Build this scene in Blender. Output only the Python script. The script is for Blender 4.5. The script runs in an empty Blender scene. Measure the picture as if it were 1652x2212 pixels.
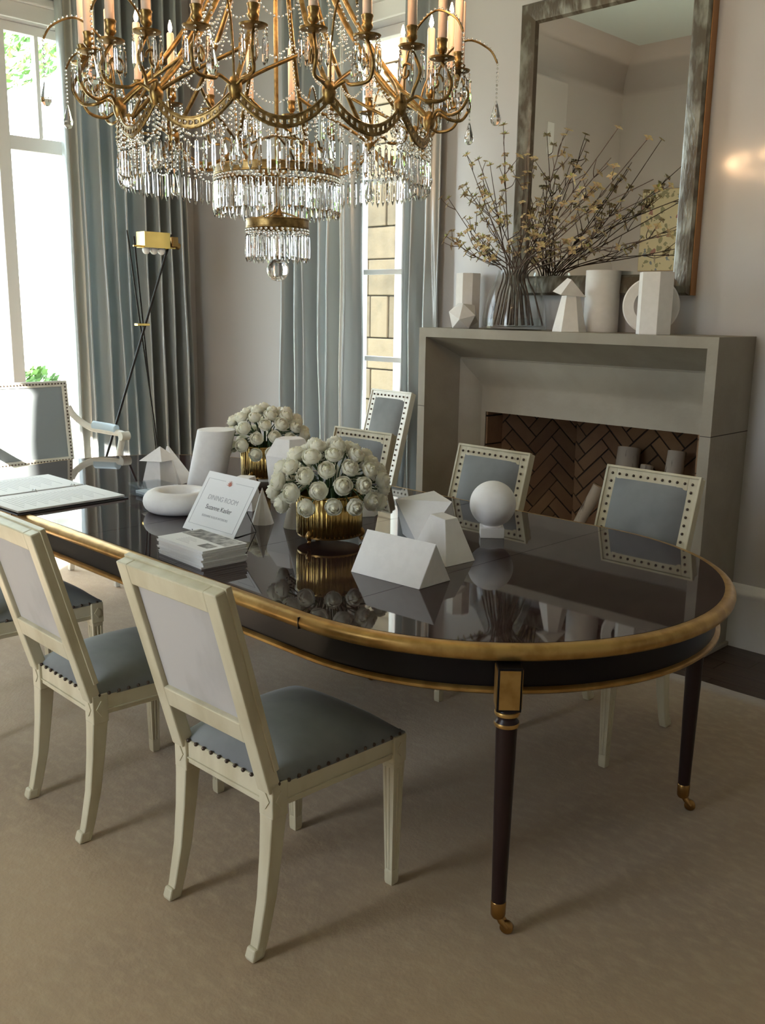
import bpy, bmesh, math, random
from mathutils import Vector, Matrix
from math import sin, cos, pi, radians, sqrt

# ------------------------------------------------------------------ camera
scene = bpy.context.scene
C = scene.collection
rnd = random.Random(7)
FPX, PCX, PCY, EYE = 2040.0, 826.0, 1106.0, 1.57
YAW, PITCH, ROLL = radians(44.740), radians(12.161), radians(0.869)
fwd = Vector((-sin(YAW)*cos(PITCH), cos(YAW)*cos(PITCH), -sin(PITCH)))
rgt = Vector((cos(YAW), sin(YAW), 0.0))
upv = rgt.cross(fwd)
rgt, upv = cos(ROLL)*rgt + sin(ROLL)*upv, -sin(ROLL)*rgt + cos(ROLL)*upv
cam_data = bpy.data.cameras.new('camera')
cam = bpy.data.objects.new('camera', cam_data)
C.objects.link(cam)
cam.matrix_world = Matrix(((rgt.x, upv.x, -fwd.x, 0), (rgt.y, upv.y, -fwd.y, 0), (rgt.z, upv.z, -fwd.z, EYE), (0, 0, 0, 1)))
cam_data.sensor_fit = 'HORIZONTAL'
cam_data.sensor_width = 36.0
cam_data.lens = FPX/1652.0*36.0
cam_data.clip_start = 0.05
cam_data.clip_end = 200
scene.camera = cam

def ray(px, py):
    return rgt*((px-PCX)/FPX) - upv*((py-PCY)/FPX) + fwd
def onz(px, py, z):
    d = ray(px, py); t = (z-EYE)/d.z
    return Vector((d.x*t, d.y*t, z))
def ony(px, py, y):
    d = ray(px, py); t = y/d.y
    return Vector((d.x*t, y, EYE+d.z*t))
def onx(px, py, x):
    d = ray(px, py); t = x/d.x
    return Vector((x, d.y*t, EYE+d.z*t))

# ------------------------------------------------------------------ world, sun, exposure
scene.view_settings.view_transform = 'Standard'
scene.view_settings.look = 'None'
scene.view_settings.gamma = 1.0
scene.view_settings.use_curve_mapping = False
scene.view_settings.exposure = 2.3
world = bpy.data.worlds.new('sky'); scene.world = world
world.use_nodes = True
bg = world.node_tree.nodes['Background']
bg.inputs[0].default_value = (0.80, 0.90, 1.0, 1)
bg.inputs[1].default_value = 1.9
sun_d = bpy.data.lights.new('sun_offscreen', 'SUN'); sun_d.energy = 12.0; sun_d.angle = radians(0.6)
sun_d.color = (1.0, 0.93, 0.82)
sun = bpy.data.objects.new('sun_offscreen', sun_d); C.objects.link(sun)
SUN_DIR = Vector((-0.50, 0.70, -0.36)).normalized()
sun.rotation_euler = SUN_DIR.to_track_quat('-Z', 'Y').to_euler()
cy_ = scene.cycles
cy_.max_bounces = 14; cy_.diffuse_bounces = 6; cy_.glossy_bounces = 6
cy_.transmission_bounces = 12; cy_.transparent_max_bounces = 16
cy_.caustics_reflective = False; cy_.caustics_refractive = False
cy_.sample_clamp_indirect = 8.0
cy_.use_denoising = True

def portal(name, loc, rot, sx, sy):                 # guides daylight sampling through a window opening
    l = bpy.data.lights.new(name, 'AREA'); l.shape = 'RECTANGLE'; l.size = sx; l.size_y = sy
    l.cycles.is_portal = True
    o = bpy.data.objects.new(name, l); C.objects.link(o); o.location = loc; o.rotation_euler = rot
portal('window_back_offscreen', (-6.52, 2.31, 1.74), (0, radians(-90), 0), 3.24, 2.88)      # the tall window, mostly beyond the left edge
portal('window_right', (-4.42, 4.60, 1.92), (radians(-90), 0, 0), 0.83, 2.65)                 # the narrow window in view
portal('window_left_offscreen', (-2.525, -1.90, 1.74), (radians(90), 0, 0), 1.05, 3.24)       # the window whose sun falls on the armchair

# ------------------------------------------------------------------ materials
MATS = {}
def principled(name, col, rough=0.5, metal=0.0, **kw):
    m = bpy.data.materials.new(name); m.use_nodes = True
    b = m.node_tree.nodes['Principled BSDF']
    b.inputs['Base Color'].default_value = (*col, 1)
    b.inputs['Roughness'].default_value = rough
    b.inputs['Metallic'].default_value = metal
    for k, v in kw.items():
        b.inputs[k.replace('_', ' ')].default_value = v
    MATS[name] = m
    return m
def noise_mix(m, col2, scale=5, detail=4, lo=0.4, hi=0.6, stretch=(1, 1, 1), bump=0.0, bump_scale=None, rough2=None, coords='Object'):
    nt = m.node_tree; N = nt.nodes; L = nt.links
    b = N['Principled BSDF']
    tc = N.new('ShaderNodeTexCoord'); mp = N.new('ShaderNodeMapping'); mp.inputs['Scale'].default_value = stretch
    L.new(tc.outputs[coords], mp.inputs['Vector'])
    n = N.new('ShaderNodeTexNoise'); n.inputs['Scale'].default_value = scale; n.inputs['Detail'].default_value = detail
    L.new(mp.outputs[0], n.inputs['Vector'])
    r = N.new('ShaderNodeMapRange'); r.inputs['From Min'].default_value = lo; r.inputs['From Max'].default_value = hi
    L.new(n.outputs['Fac'], r.inputs['Value'])
    mx = N.new('ShaderNodeMix'); mx.data_type = 'RGBA'
    prev = b.inputs['Base Color'].links
    if prev: L.new(prev[0].from_socket, mx.inputs[6])
    else: mx.inputs[6].default_value = b.inputs['Base Color'].default_value
    mx.inputs[7].default_value = (*col2, 1)
    L.new(r.outputs[0], mx.inputs[0]); L.new(mx.outputs[2], b.inputs['Base Color'])
    if bump:
        src = n.outputs['Fac']
        if bump_scale:
            n2 = N.new('ShaderNodeTexNoise'); n2.inputs['Scale'].default_value = bump_scale; n2.inputs['Detail'].default_value = 3
            L.new(mp.outputs[0], n2.inputs['Vector']); src = n2.outputs['Fac']
        bp = N.new('ShaderNodeBump'); bp.inputs['Strength'].default_value = bump; bp.inputs['Distance'].default_value = 0.01
        L.new(src, bp.inputs['Height']); L.new(bp.outputs[0], b.inputs['Normal'])
    return m

plaster = noise_mix(principled('plaster_wall', (0.57, 0.545, 0.54), 0.30, Coat_Weight=0.8, Coat_Roughness=0.11), (0.56, 0.535, 0.535), 1.3, 3, bump=0.03, bump_scale=7)
ceiling_m = principled('ceiling_paint', (0.60, 0.70, 0.71), 0.6)
white_trim = principled('white_trim', (0.82, 0.81, 0.80), 0.4)
rug_m = noise_mix(principled('rug_wool', (0.41, 0.285, 0.158), 0.95, Sheen_Weight=0.3), (0.335, 0.23, 0.135), 1.1, 5, 0.4, 0.62, bump=0.2, bump_scale=90)
noise_mix(rug_m, (0.44, 0.32, 0.185), 20, 4, 0.45, 0.8, (1, 1.7, 1))
wood_floor = noise_mix(principled('dark_oak', (0.060, 0.034, 0.024), 0.35), (0.035, 0.02, 0.014), 8, 5, stretch=(1, 9, 1))
table_top_m = noise_mix(principled('polished_mahogany', (0.034, 0.017, 0.016), 0.03, Specular_IOR_Level=0.5), (0.022, 0.011, 0.011), 3, 6, stretch=(12, 1, 1))
mahogany_leg = principled('dark_mahogany', (0.020, 0.009, 0.008), 0.35, Specular_IOR_Level=0.3)
black_m = principled('black_lacquer', (0.006, 0.005, 0.006), 0.3, Specular_IOR_Level=0.25)
gold_paint = noise_mix(principled('gold_leaf', (0.50, 0.31, 0.10), 0.36, 0.75), (0.38, 0.22, 0.065), 20, 4)
brass_m = principled('polished_brass', (0.78, 0.54, 0.17), 0.16, 1.0)
dark_brass = principled('aged_brass', (0.40, 0.23, 0.08), 0.28, 1.0)
gilt_m = noise_mix(principled('antique_gilt', (0.38, 0.25, 0.095), 0.36, 0.85), (0.20, 0.125, 0.045), 45, 3)
pot_gold = noise_mix(principled('gold_pot_metal', (0.66, 0.46, 0.17), 0.24, 1.0), (0.52, 0.33, 0.10), 30, 3, stretch=(1, 1, 0.15))
cream_m = noise_mix(principled('distressed_cream_paint', (0.60, 0.55, 0.40), 0.42), (0.46, 0.40, 0.26), 11, 6, 0.45, 0.72, (1, 1, 0.3), bump=0.08)
cream_white = noise_mix(principled('ivory_paint', (0.76, 0.74, 0.66), 0.4), (0.66, 0.63, 0.52), 12, 5, 0.5, 0.75)
velvet_m = noise_mix(principled('blue_grey_velvet', (0.160, 0.165, 0.167), 0.8, Sheen_Weight=0.35, Sheen_Roughness=0.4), (0.215, 0.222, 0.222), 4, 5, 0.42, 0.62)
velvet_back = noise_mix(principled('silver_velvet', (0.46, 0.44, 0.43), 0.75, Sheen_Weight=0.6), (0.33, 0.32, 0.31), 7, 5, 0.5, 0.72, (1, 1, 0.4))
leather_m = principled('grey_blue_leather', (0.30, 0.34, 0.36), 0.32)
pad_blue = principled('pale_blue_leather', (0.52, 0.66, 0.75), 0.4)
nail_m = principled('dark_nailhead', (0.10, 0.075, 0.06), 0.35, 0.8)
solid_white = noise_mix(principled('white_plaster_solid', (0.84, 0.81, 0.79), 0.85), (0.81, 0.78, 0.76), 30, 3, bump=0.05, bump_scale=120)
lime_m = noise_mix(principled('cast_limestone', (0.32, 0.285, 0.23), 0.7), (0.285, 0.25, 0.20), 5, 6, bump=0.12, bump_scale=60)
brick_m = noise_mix(principled('fire_brick', (0.25, 0.150, 0.078), 0.85), (0.20, 0.11, 0.06), 3.0, 3, bump=0.2, bump_scale=40)
mortar_m = principled('dark_mortar', (0.045, 0.034, 0.03), 0.95)
birch_m = noise_mix(principled('birch_bark', (0.52, 0.46, 0.38), 0.8), (0.12, 0.09, 0.07), 5, 5, 0.55, 0.68, (6, 6, 1), bump=0.2)
silk_m = noise_mix(principled('blue_silk', (0.64, 0.675, 0.68), 0.32, 0.40, Sheen_Weight=0.2, Specular_IOR_Level=0.65), (0.56, 0.595, 0.605), 3, 5, stretch=(1, 1, 0.2), bump=0.12, bump_scale=18)
silk_stripe = principled('cream_silk_band', (0.68, 0.67, 0.62), 0.4)
wax_m = principled('ivory_candle_sleeve', (0.74, 0.56, 0.46), 0.45)
paper_m = principled('white_paper', (0.82, 0.82, 0.82), 0.6)
ink_m = principled('grey_print', (0.10, 0.10, 0.11), 0.7)
ink_pale = principled('pale_grey_print', (0.45, 0.45, 0.47), 0.7)
coral_m = principled('coral_print', (0.55, 0.22, 0.16), 0.7)
photo_m = noise_mix(principled('grey_photo_print', (0.50, 0.49, 0.47), 0.35), (0.15, 0.145, 0.14), 40, 6, 0.4, 0.6)
binder_m = principled('dark_binder_cover', (0.03, 0.03, 0.035), 0.4)
steel_m = principled('steel', (0.55, 0.55, 0.56), 0.25, 1.0)
wire_m = principled('black_wire', (0.02, 0.02, 0.02), 0.4, 0.6)
iron_m = principled('blackened_rod', (0.025, 0.022, 0.02), 0.35, 0.5)
petal_m = noise_mix(principled('ivory_petal', (0.93, 0.91, 0.82), 0.55, Subsurface_Weight=0.0, Sheen_Weight=0.2), (0.91, 0.88, 0.74), 20, 3)
def translucent_mix(m, fac):
    nt = m.node_tree; N = nt.nodes; L = nt.links; b = N['Principled BSDF']
    t = N.new('ShaderNodeBsdfTranslucent'); mx = N.new('ShaderNodeMixShader'); mx.inputs[0].default_value = fac
    if b.inputs['Base Color'].links: L.new(b.inputs['Base Color'].links[0].from_socket, t.inputs[0])
    else: t.inputs[0].default_value = b.inputs['Base Color'].default_value
    L.new(b.outputs[0], mx.inputs[1]); L.new(t.outputs[0], mx.inputs[2]); L.new(mx.outputs[0], N['Material Output'].inputs[0])
translucent_mix(petal_m, 0.35); translucent_mix(silk_m, 0.26)
heart_m = principled('cream_rose_heart', (0.90, 0.86, 0.66), 0.6)
leaf_m = principled('dark_leaf', (0.035, 0.075, 0.022), 0.45)
twig_m = noise_mix(principled('grey_brown_bark', (0.14, 0.095, 0.07), 0.8), (0.075, 0.05, 0.04), 30, 4)
blossom_m = noise_mix(principled('pale_yellow_bract', (0.62, 0.53, 0.27), 0.6), (0.58, 0.40, 0.27), 9, 2)
bud_leaf_m = principled('young_leaf', (0.34, 0.40, 0.10), 0.55)
mirror_m = principled('mirror_glass', (0.90, 0.93, 0.92), 0.0, 1.0)
frame_m = noise_mix(principled('antique_mirror_frame', (0.115, 0.092, 0.066), 0.34, 0.45), (0.30, 0.29, 0.245), 9, 7, 0.44, 0.66, (2.5, 1.0, 1.0), bump=0.25, bump_scale=30)
frame_edge = principled('gilt_frame_edge', (0.40, 0.20, 0.08), 0.4, 0.5)
stone_m = noise_mix(principled('buff_stone', (0.23, 0.172, 0.108), 0.9), (0.15, 0.115, 0.075), 3.2, 7, 0.45, 0.7, bump=0.6, bump_scale=12)
stone_joint = principled('stone_joint', (0.17, 0.135, 0.095), 0.95)
pipe_m = principled('white_downpipe', (0.80, 0.76, 0.70), 0.5)
redbrick_m = principled('red_brick', (0.46, 0.17, 0.085), 0.9)
def vary(m, amount):           # each stone or brick a little lighter or darker than the next
    nt = m.node_tree; N = nt.nodes; L = nt.links; b = N['Principled BSDF']
    oi = N.new('ShaderNodeObjectInfo'); mr = N.new('ShaderNodeMapRange'); mr.inputs['To Min'].default_value = 1-amount; mr.inputs['To Max'].default_value = 1+amount
    hs = N.new('ShaderNodeHueSaturation'); L.new(oi.outputs['Random'], mr.inputs['Value']); L.new(mr.outputs[0], hs.inputs['Value'])
    L.new(b.inputs['Base Color'].links[0].from_socket, hs.inputs['Color']); L.new(hs.outputs[0], b.inputs['Base Color'])
vary(stone_m, 0.3); vary(brick_m, 0.22)
house_m = principled('painted_brick', (0.80, 0.78, 0.76), 0.85)
roof_m = principled('pale_roof', (0.62, 0.62, 0.63), 0.8)
foliage_m = noise_mix(principled('tree_foliage', (0.075, 0.165, 0.035), 0.6), (0.17, 0.30, 0.06), 1.5, 3)
bark_m = principled('tree_bark', (0.12, 0.09, 0.07), 0.9)
ground_m = noise_mix(principled('outdoor_ground', (0.45, 0.44, 0.38), 0.95), (0.30, 0.36, 0.20), 0.4, 4)
plastic_m = principled('white_plastic', (0.8, 0.8, 0.8), 0.35)

def brick_house(m):
    nt = m.node_tree; N = nt.nodes; L = nt.links
    t = N.new('ShaderNodeTexBrick'); t.inputs['Scale'].default_value = 1.0
    t.inputs['Color1'].default_value = (0.82, 0.80, 0.78, 1); t.inputs['Color2'].default_value = (0.62, 0.55, 0.50, 1)
    t.inputs['Mortar'].default_value = (0.75, 0.73, 0.70, 1); t.inputs['Brick Width'].default_value = 0.23; t.inputs['Row Height'].default_value = 0.085
    t.inputs['Mortar Size'].default_value = 0.012
    g = N.new('ShaderNodeNewGeometry'); mp = N.new('ShaderNodeSeparateXYZ'); cb = N.new('ShaderNodeCombineXYZ')
    L.new(g.outputs['Position'], mp.inputs[0]); L.new(mp.outputs['Y'], cb.inputs['X']); L.new(mp.outputs['Z'], cb.inputs['Y'])
    L.new(cb.outputs[0], t.inputs['Vector']); L.new(t.outputs['Color'], N['Principled BSDF'].inputs['Base Color'])
brick_house(house_m)

def brick_wall(m):
    nt = m.node_tree; N = nt.nodes; L = nt.links
    t = N.new('ShaderNodeTexBrick'); t.inputs['Scale'].default_value = 1.0
    t.inputs['Color1'].default_value = (0.50, 0.17, 0.08, 1); t.inputs['Color2'].default_value = (0.40, 0.13, 0.065, 1)
    t.inputs['Mortar'].default_value = (0.62, 0.50, 0.40, 1); t.inputs['Brick Width'].default_value = 0.22; t.inputs['Row Height'].default_value = 0.075
    t.inputs['Mortar Size'].default_value = 0.008
    g = N.new('ShaderNodeNewGeometry'); mp = N.new('ShaderNodeSeparateXYZ'); cb = N.new('ShaderNodeCombineXYZ')
    L.new(g.outputs['Position'], mp.inputs[0]); L.new(mp.outputs['X'], cb.inputs['X']); L.new(mp.outputs['Z'], cb.inputs['Y'])
    L.new(cb.outputs[0], t.inputs['Vector']); L.new(t.outputs['Color'], N['Principled BSDF'].inputs['Base Color'])
brick_wall(redbrick_m)

def glass_mat(name, col=(1, 1, 1), ior=1.5, rough=0.0):
    return principled(name, col, rough, 0.0, Transmission_Weight=1.0, IOR=ior)
crystal_m = glass_mat('cut_crystal', (1, 1, 1), 1.55)
def thin_pane(name, tint, gloss):
    m = bpy.data.materials.new(name); m.use_nodes = True
    nt = m.node_tree; N = nt.nodes; L = nt.links
    N.remove(N['Principled BSDF'])
    t = N.new('ShaderNodeBsdfTransparent'); t.inputs[0].default_value = (*tint, 1)
    g = N.new('ShaderNodeBsdfGlossy'); g.inputs['Roughness'].default_value = 0.0
    lw = N.new('ShaderNodeLayerWeight'); pw = N.new('ShaderNodeMath'); pw.operation = 'POWER'; pw.inputs[1].default_value = 5.0
    L.new(lw.outputs['Facing'], pw.inputs[0])
    f = N.new('ShaderNodeMath'); f.operation = 'MULTIPLY_ADD'; f.inputs[1].default_value = 0.9; f.inputs[2].default_value = gloss
    L.new(pw.outputs[0], f.inputs[0])
    mx = N.new('ShaderNodeMixShader')
    L.new(f.outputs[0], mx.inputs[0]); L.new(t.outputs[0], mx.inputs[1]); L.new(g.outputs[0], mx.inputs[2])
    L.new(mx.outputs[0], N['Material Output'].inputs[0])
    MATS[name] = m
    return m
pane_m = thin_pane('window_pane', (0.96, 0.98, 0.97), 0.02)
vase_m = thin_pane('clear_vase_glass', (0.98, 0.99, 0.988), 0.03)
water_m = thin_pane('water', (0.955, 0.98, 0.975), 0.02)
acrylic_m = thin_pane('clear_acrylic', (0.90, 0.93, 0.95), 0.05)
flame_m = bpy.data.materials.new('lit_bulb'); flame_m.use_nodes = True
_b = flame_m.node_tree.nodes['Principled BSDF']
_b.inputs['Base Color'].default_value = (1, 0.8, 0.6, 1)
_b.inputs['Emission Color'].default_value = (1.0, 0.62, 0.33, 1); _b.inputs['Emission Strength'].default_value = 70.0

def botanical():
    m = principled('botanical_print', (0.74, 0.67, 0.46), 0.7)
    nt = m.node_tree; N = nt.nodes; L = nt.links
    b = N['Principled BSDF']; tc = N.new('ShaderNodeTexCoord')
    prev = None
    for sc_, col, th, seed in ((7.0, (0.36, 0.35, 0.22), 0.34, 0.0), (4.2, (0.42, 0.22, 0.19), 0.20, 3.7), (5.1, (0.26, 0.30, 0.34), 0.17, 9.1)):
        mp = N.new('ShaderNodeMapping'); mp.inputs['Location'].default_value = (seed, seed*1.7, seed*.6)
        L.new(tc.outputs['Object'], mp.inputs[0])
        ns = N.new('ShaderNodeTexNoise'); ns.inputs['Scale'].default_value = sc_*2.2
        L.new(mp.outputs[0], ns.inputs['Vector'])
        ad = N.new('ShaderNodeMix'); ad.data_type = 'RGBA'; ad.inputs[0].default_value = 0.10
        L.new(mp.outputs[0], ad.inputs[6]); L.new(ns.outputs['Color'], ad.inputs[7])
        v = N.new('ShaderNodeTexVoronoi'); v.inputs['Scale'].default_value = sc_*1.6
        L.new(ad.outputs[2], v.inputs['Vector'])
        lt = N.new('ShaderNodeMath'); lt.operation = 'LESS_THAN'; lt.inputs[1].default_value = th
        L.new(v.outputs['Distance'], lt.inputs[0])
        mx = N.new('ShaderNodeMix'); mx.data_type = 'RGBA'
        if prev: L.new(prev, mx.inputs[6])
        else: mx.inputs[6].default_value = b.inputs['Base Color'].default_value
        mx.inputs[7].default_value = (*col, 1)
        L.new(lt.outputs[0], mx.inputs[0]); prev = mx.outputs[2]
    L.new(prev, b.inputs['Base Color'])
    return m
botanical_m = botanical()

# ------------------------------------------------------------------ geometry helpers
class G:
    def __init__(s): s.v = []; s.f = []
    def add(s, vs, fs):
        b = len(s.v); s.v += [tuple(v) for v in vs]; s.f += [tuple(b+i for i in f) for f in fs]; return s
    def hexa(s, p):                       # eight corners, bottom ring then top ring
        return s.add(p, [(3, 2, 1, 0), (4, 5, 6, 7), (0, 1, 5, 4), (1, 2, 6, 5), (2, 3, 7, 6), (3, 0, 4, 7)])
    def box(s, x0, x1, y0, y1, z0, z1):
        return s.hexa([(x0, y0, z0), (x1, y0, z0), (x1, y1, z0), (x0, y1, z0), (x0, y0, z1), (x1, y0, z1), (x1, y1, z1), (x0, y1, z1)])
    def loft(s, rings, cap=True, closed=False):
        n = len(rings[0]); vs = [p for r in rings for p in r]; fs = []
        m = len(rings)
        for i in range(m if closed else m-1):
            a, b = i*n, ((i+1) % m)*n
            for j in range(n):
                k = (j+1) % n
                fs.append((a+j, a+k, b+k, b+j))
        if cap and not closed:
            fs.append(tuple(reversed(range(n)))); fs.append(tuple(range((m-1)*n, m*n)))
        return s.add(vs, fs)
    def lathe(s, prof, n=24, c=(0, 0, 0), cap=True):
        rings = [[(c[0]+r*cos(2*pi*j/n), c[1]+r*sin(2*pi*j/n), c[2]+z) for j in range(n)] for r, z in prof]
        return s.loft(rings, cap)
    def tube(s, path, rad, n=8, closed=False, flat=None):
        P = [Vector(p) for p in path]; m = len(P)
        R = rad if isinstance(rad, (list, tuple)) else [rad]*m
        rings = []; nrm = None
        for i in range(m):
            if closed: t = (P[(i+1) % m]-P[i-1])
            else: t = P[min(i+1, m-1)]-P[max(i-1, 0)]
            t = t.normalized() if t.length > 1e-9 else Vector((0, 0, 1))
            if nrm is None:
                a = Vector((0, 0, 1)) if abs(t.z) < 0.9 else Vector((1, 0, 0))
                nrm = (a - t*a.dot(t)).normalized()
            else:
                q = nrm - t*nrm.dot(t)
                nrm = q.normalized() if q.length > 1e-9 else nrm
            bn = t.cross(nrm)
            rings.append([P[i] + (nrm*cos(2*pi*j/n) + bn*sin(2*pi*j/n)*(flat or 1.0))*R[i] for j in range(n)])
        return s.loft(rings, True, closed)
    def sphere(s, c, r, nu=16, nv=10, sz=1.0):
        prof = [(max(1e-4, r*sin(pi*i/nv)), -r*sz*cos(pi*i/nv)) for i in range(nv+1)]
        return s.lathe(prof, nu, c)
    def prism(s, poly, z0, z1, top=None):
        return s.loft([[(x, y, z0) for x, y in poly], [(x, y, z1) for x, y in (top or poly)]])
    def move(s, M_):
        s.v = [tuple(M_ @ Vector(v)) for v in s.v]; return s
    def mesh(s, name, mat, smooth=None):
        me = bpy.data.meshes.new(name); me.from_pydata(s.v, [], s.f); me.update()
        bm = bmesh.new(); bm.from_mesh(me); bmesh.ops.recalc_face_normals(bm, faces=bm.faces); bm.to_mesh(me); bm.free()
        me.materials.append(mat)
        if smooth is not None:
            me.polygons.foreach_set('use_smooth', [True]*len(me.polygons))
            me.set_sharp_from_angle(angle=radians(smooth))
        return me

def link(name, me, parent=None, loc=None, rot=None, scale=None):
    o = bpy.data.objects.new(name, me); C.objects.link(o)
    if parent: o.parent = parent
    if loc is not None: o.location = loc
    if rot is not None: o.rotation_euler = rot
    if scale is not None: o.scale = scale
    return o
def obj(name, g, mat, parent=None, smooth=None, bevel=0.0, loc=None, rot=None):
    o = link(name, g.mesh(name, mat, smooth), parent, loc, rot)
    if bevel:
        b = o.modifiers.new('bevel', 'BEVEL'); b.width = bevel; b.segments = 2; b.limit_method = 'ANGLE'; b.angle_limit = radians(40)
    return o
def tag(o, label, cat, group=None, kind=None):
    if label: o['label'] = label
    if cat: o['category'] = cat
    if group: o['group'] = group
    if kind: o['kind'] = kind
    return o
def thing(name, label, cat, loc=(0, 0, 0), rotz=0.0, group=None):
    o = bpy.data.objects.new(name, None); C.objects.link(o)
    o.empty_display_size = 0.05
    o.location = loc; o.rotation_euler = (0, 0, rotz)
    return tag(o, label, cat, group)
def struct(name, g, mat, label=None, smooth=None, bevel=0.0):
    o = obj(name, g, mat, None, smooth, bevel); o['kind'] = 'structure'
    if label: o['label'] = label
    return o
def copy_tree(o, parent=None):
    c = o.copy(); C.objects.link(c); c.parent = parent
    for ch in o.children: copy_tree(ch, c)
    return c
def bez(p0, p1, p2, p3, n=10):
    p0, p1, p2, p3 = map(Vector, (p0, p1, p2, p3)); out = []
    for i in range(n+1):
        t = i/n; a = 1-t
        out.append(p0*a**3 + p1*3*a*a*t + p2*3*a*t*t + p3*t**3)
    return out
def smooth_path(pts, n=6):
    P = [Vector(p) for p in pts]; out = []
    for i in range(len(P)-1):
        a, b, c, d = P[max(i-1, 0)], P[i], P[i+1], P[min(i+2, len(P)-1)]
        for k in range(n):
            t = k/n
            out.append(0.5*((2*b)+(c-a)*t+(2*a-5*b+4*c-d)*t*t+(3*b-a-3*c+d)*t**3))
    out.append(P[-1]); return out

# ------------------------------------------------------------------ room shell
XB, YR, YL, XF, ZC, ZF = -6.37, 4.32, -1.75, 2.4, 4.43, -0.012
def wall(name, axis, p, thick, us, zs, holes, mat):
    """axis 'x': wall plane x=p, u runs along y; axis 'y': plane y=p, u along x. thick goes outward (signed)."""
    g = G(); idx = {}
    def vert(i, j, k):
        if (i, j, k) not in idx:
            idx[(i, j, k)] = len(g.v); d = p + (thick if k else 0)
            g.v.append((d, us[i], zs[j]) if axis == 'x' else (us[i], d, zs[j]))
        return idx[(i, j, k)]
    def solid(i, j):
        if i < 0 or j < 0 or i >= len(us)-1 or j >= len(zs)-1: return False
        uc, zc = (us[i]+us[i+1])/2, (zs[j]+zs[j+1])/2
        return not any(h[0] < uc < h[1] and h[2] < zc < h[3] for h in holes)
    for i in range(len(us)-1):
        for j in range(len(zs)-1):
            if not solid(i, j): continue
            for k in (0, 1):
                g.f.append((vert(i, j, k), vert(i+1, j, k), vert(i+1, j+1, k), vert(i, j+1, k)))
            for di, dj, e in ((-1, 0, ((i, j), (i, j+1))), (1, 0, ((i+1, j), (i+1, j+1))), (0, -1, ((i, j), (i+1, j))), (0, 1, ((i, j+1), (i+1, j+1)))):
                if not solid(i+di, j+dj):
                    g.f.append((vert(*e[0], 0), vert(*e[1], 0), vert(*e[1], 1), vert(*e[0], 1)))
    return struct(name, g, mat)
W1 = (0.87, 3.75, 0.12, 3.36)           # window_1 on the back wall (y0,y1,z0,z1)
W2 = (-4.83, -4.0, 0.60, 3.25)          # window_2 on the fireplace wall (x0,x1,z0,z1)
FO = (-3.393, -2.09, 0.0, 1.003)         # firebox opening
W3 = (-3.05, -2.0, 0.12, 3.36)
wall('wall_right', 'y', YR, 0.30, [XB-0.3, W2[0], W2[1], -3.45, -2.03, XF], [ZF, W2[2], 1.10, W2[3], ZC], [W2, (-3.45, -2.03, -1, 1.10)], plaster)
wall('wall_back', 'x', XB, -0.30, [YL, W1[0], W1[1], YR], [ZF, W1[2], W1[3], ZC], [W1], plaster)
wall('wall_left', 'y', YL, -0.30, [XB-0.3, W3[0], W3[1], XF], [ZF, W3[2], W3[3], ZC], [W3], plaster)
wall('wall_front', 'x', XF, 0.30, [YL-0.3, YR+0.3], [ZF, ZC], [], plaster)
struct('ceiling', G().box(XB-0.3, XF+0.3, YL-0.3, YR+0.3, ZC, ZC+0.15), ceiling_m)
floor = struct('floor', G().box(XB-0.3, XF+0.3, YL-0.3, YR+0.3, ZF-0.2, ZF-0.012), mortar_m)
# floor boards: the strip beside the rug, board by board
plank_meshes = [obj('plank', G().box(0, 1.0, 0, 0.116, 0, 0.012), wood_floor, floor, bevel=0.0015)]
plank_meshes[0].location = (-6.30, 3.60, ZF-0.012); plank_meshes[0].scale = (1.2, 1, 1)
for r_ in range(7):
    x = XB - rnd.uniform(0, .8)
    while x < XF:
        ln = rnd.uniform(1.0, 1.7)
        x0, x1 = max(x, XB), min(x+ln, XF)
        if x1-x0 > .05 and not (r_ == 0 and x0 <= -6.0):
            y = 3.60+r_*0.118
            if y+0.116 < 4.42:
                link('plank', plank_meshes[0].data, floor, (x0, y, ZF-0.012), None, (x1-x0-0.003, min(1, (YR-y)/0.116), 1))
        x += ln
boards = G().box(XB, XF, YL, 3.598, ZF-0.012, ZF); obj('boards_beneath_rug', boards, wood_floor, floor)
# cove where walls meet the ceiling (seen in the mirror)
def cove(name, a, b, inward, R=0.42):
    g = G(); n = 10; a, b, inward = Vector(a), Vector(b), Vector(inward); rings = []
    for e, s in ((a, 1), (b, -1)):
        d = (b-a).normalized()*s
        ring = []
        for i in range(n+1):
            t = pi/2*i/n; off = R*(1-cos(t)); dz = -R*(1-sin(t))
            ring.append(e + inward*off + d*off*1.0 + Vector((0, 0, dz)))
        ring.append(e + Vector((0, 0, 0.0)))
        rings.append(ring)
    g.loft(rings); return struct(name, g, plaster, smooth=60)
cove('trim_1', (XB, YL, ZC), (XB, YR, ZC), (1, 0, 0))
cove('trim_2', (XF, YL, ZC), (XB, YL, ZC), (0, 1, 0))
cove('trim_3', (XB, YR, ZC), (XF, YR, ZC), (0, -1, 0))
# shallow pier on the back wall seen in the mirror
struct('trim_4', G().box(XB, XB+0.14, -0.45, 0.75, ZF, 3.95), plaster, bevel=0.02)
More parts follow.
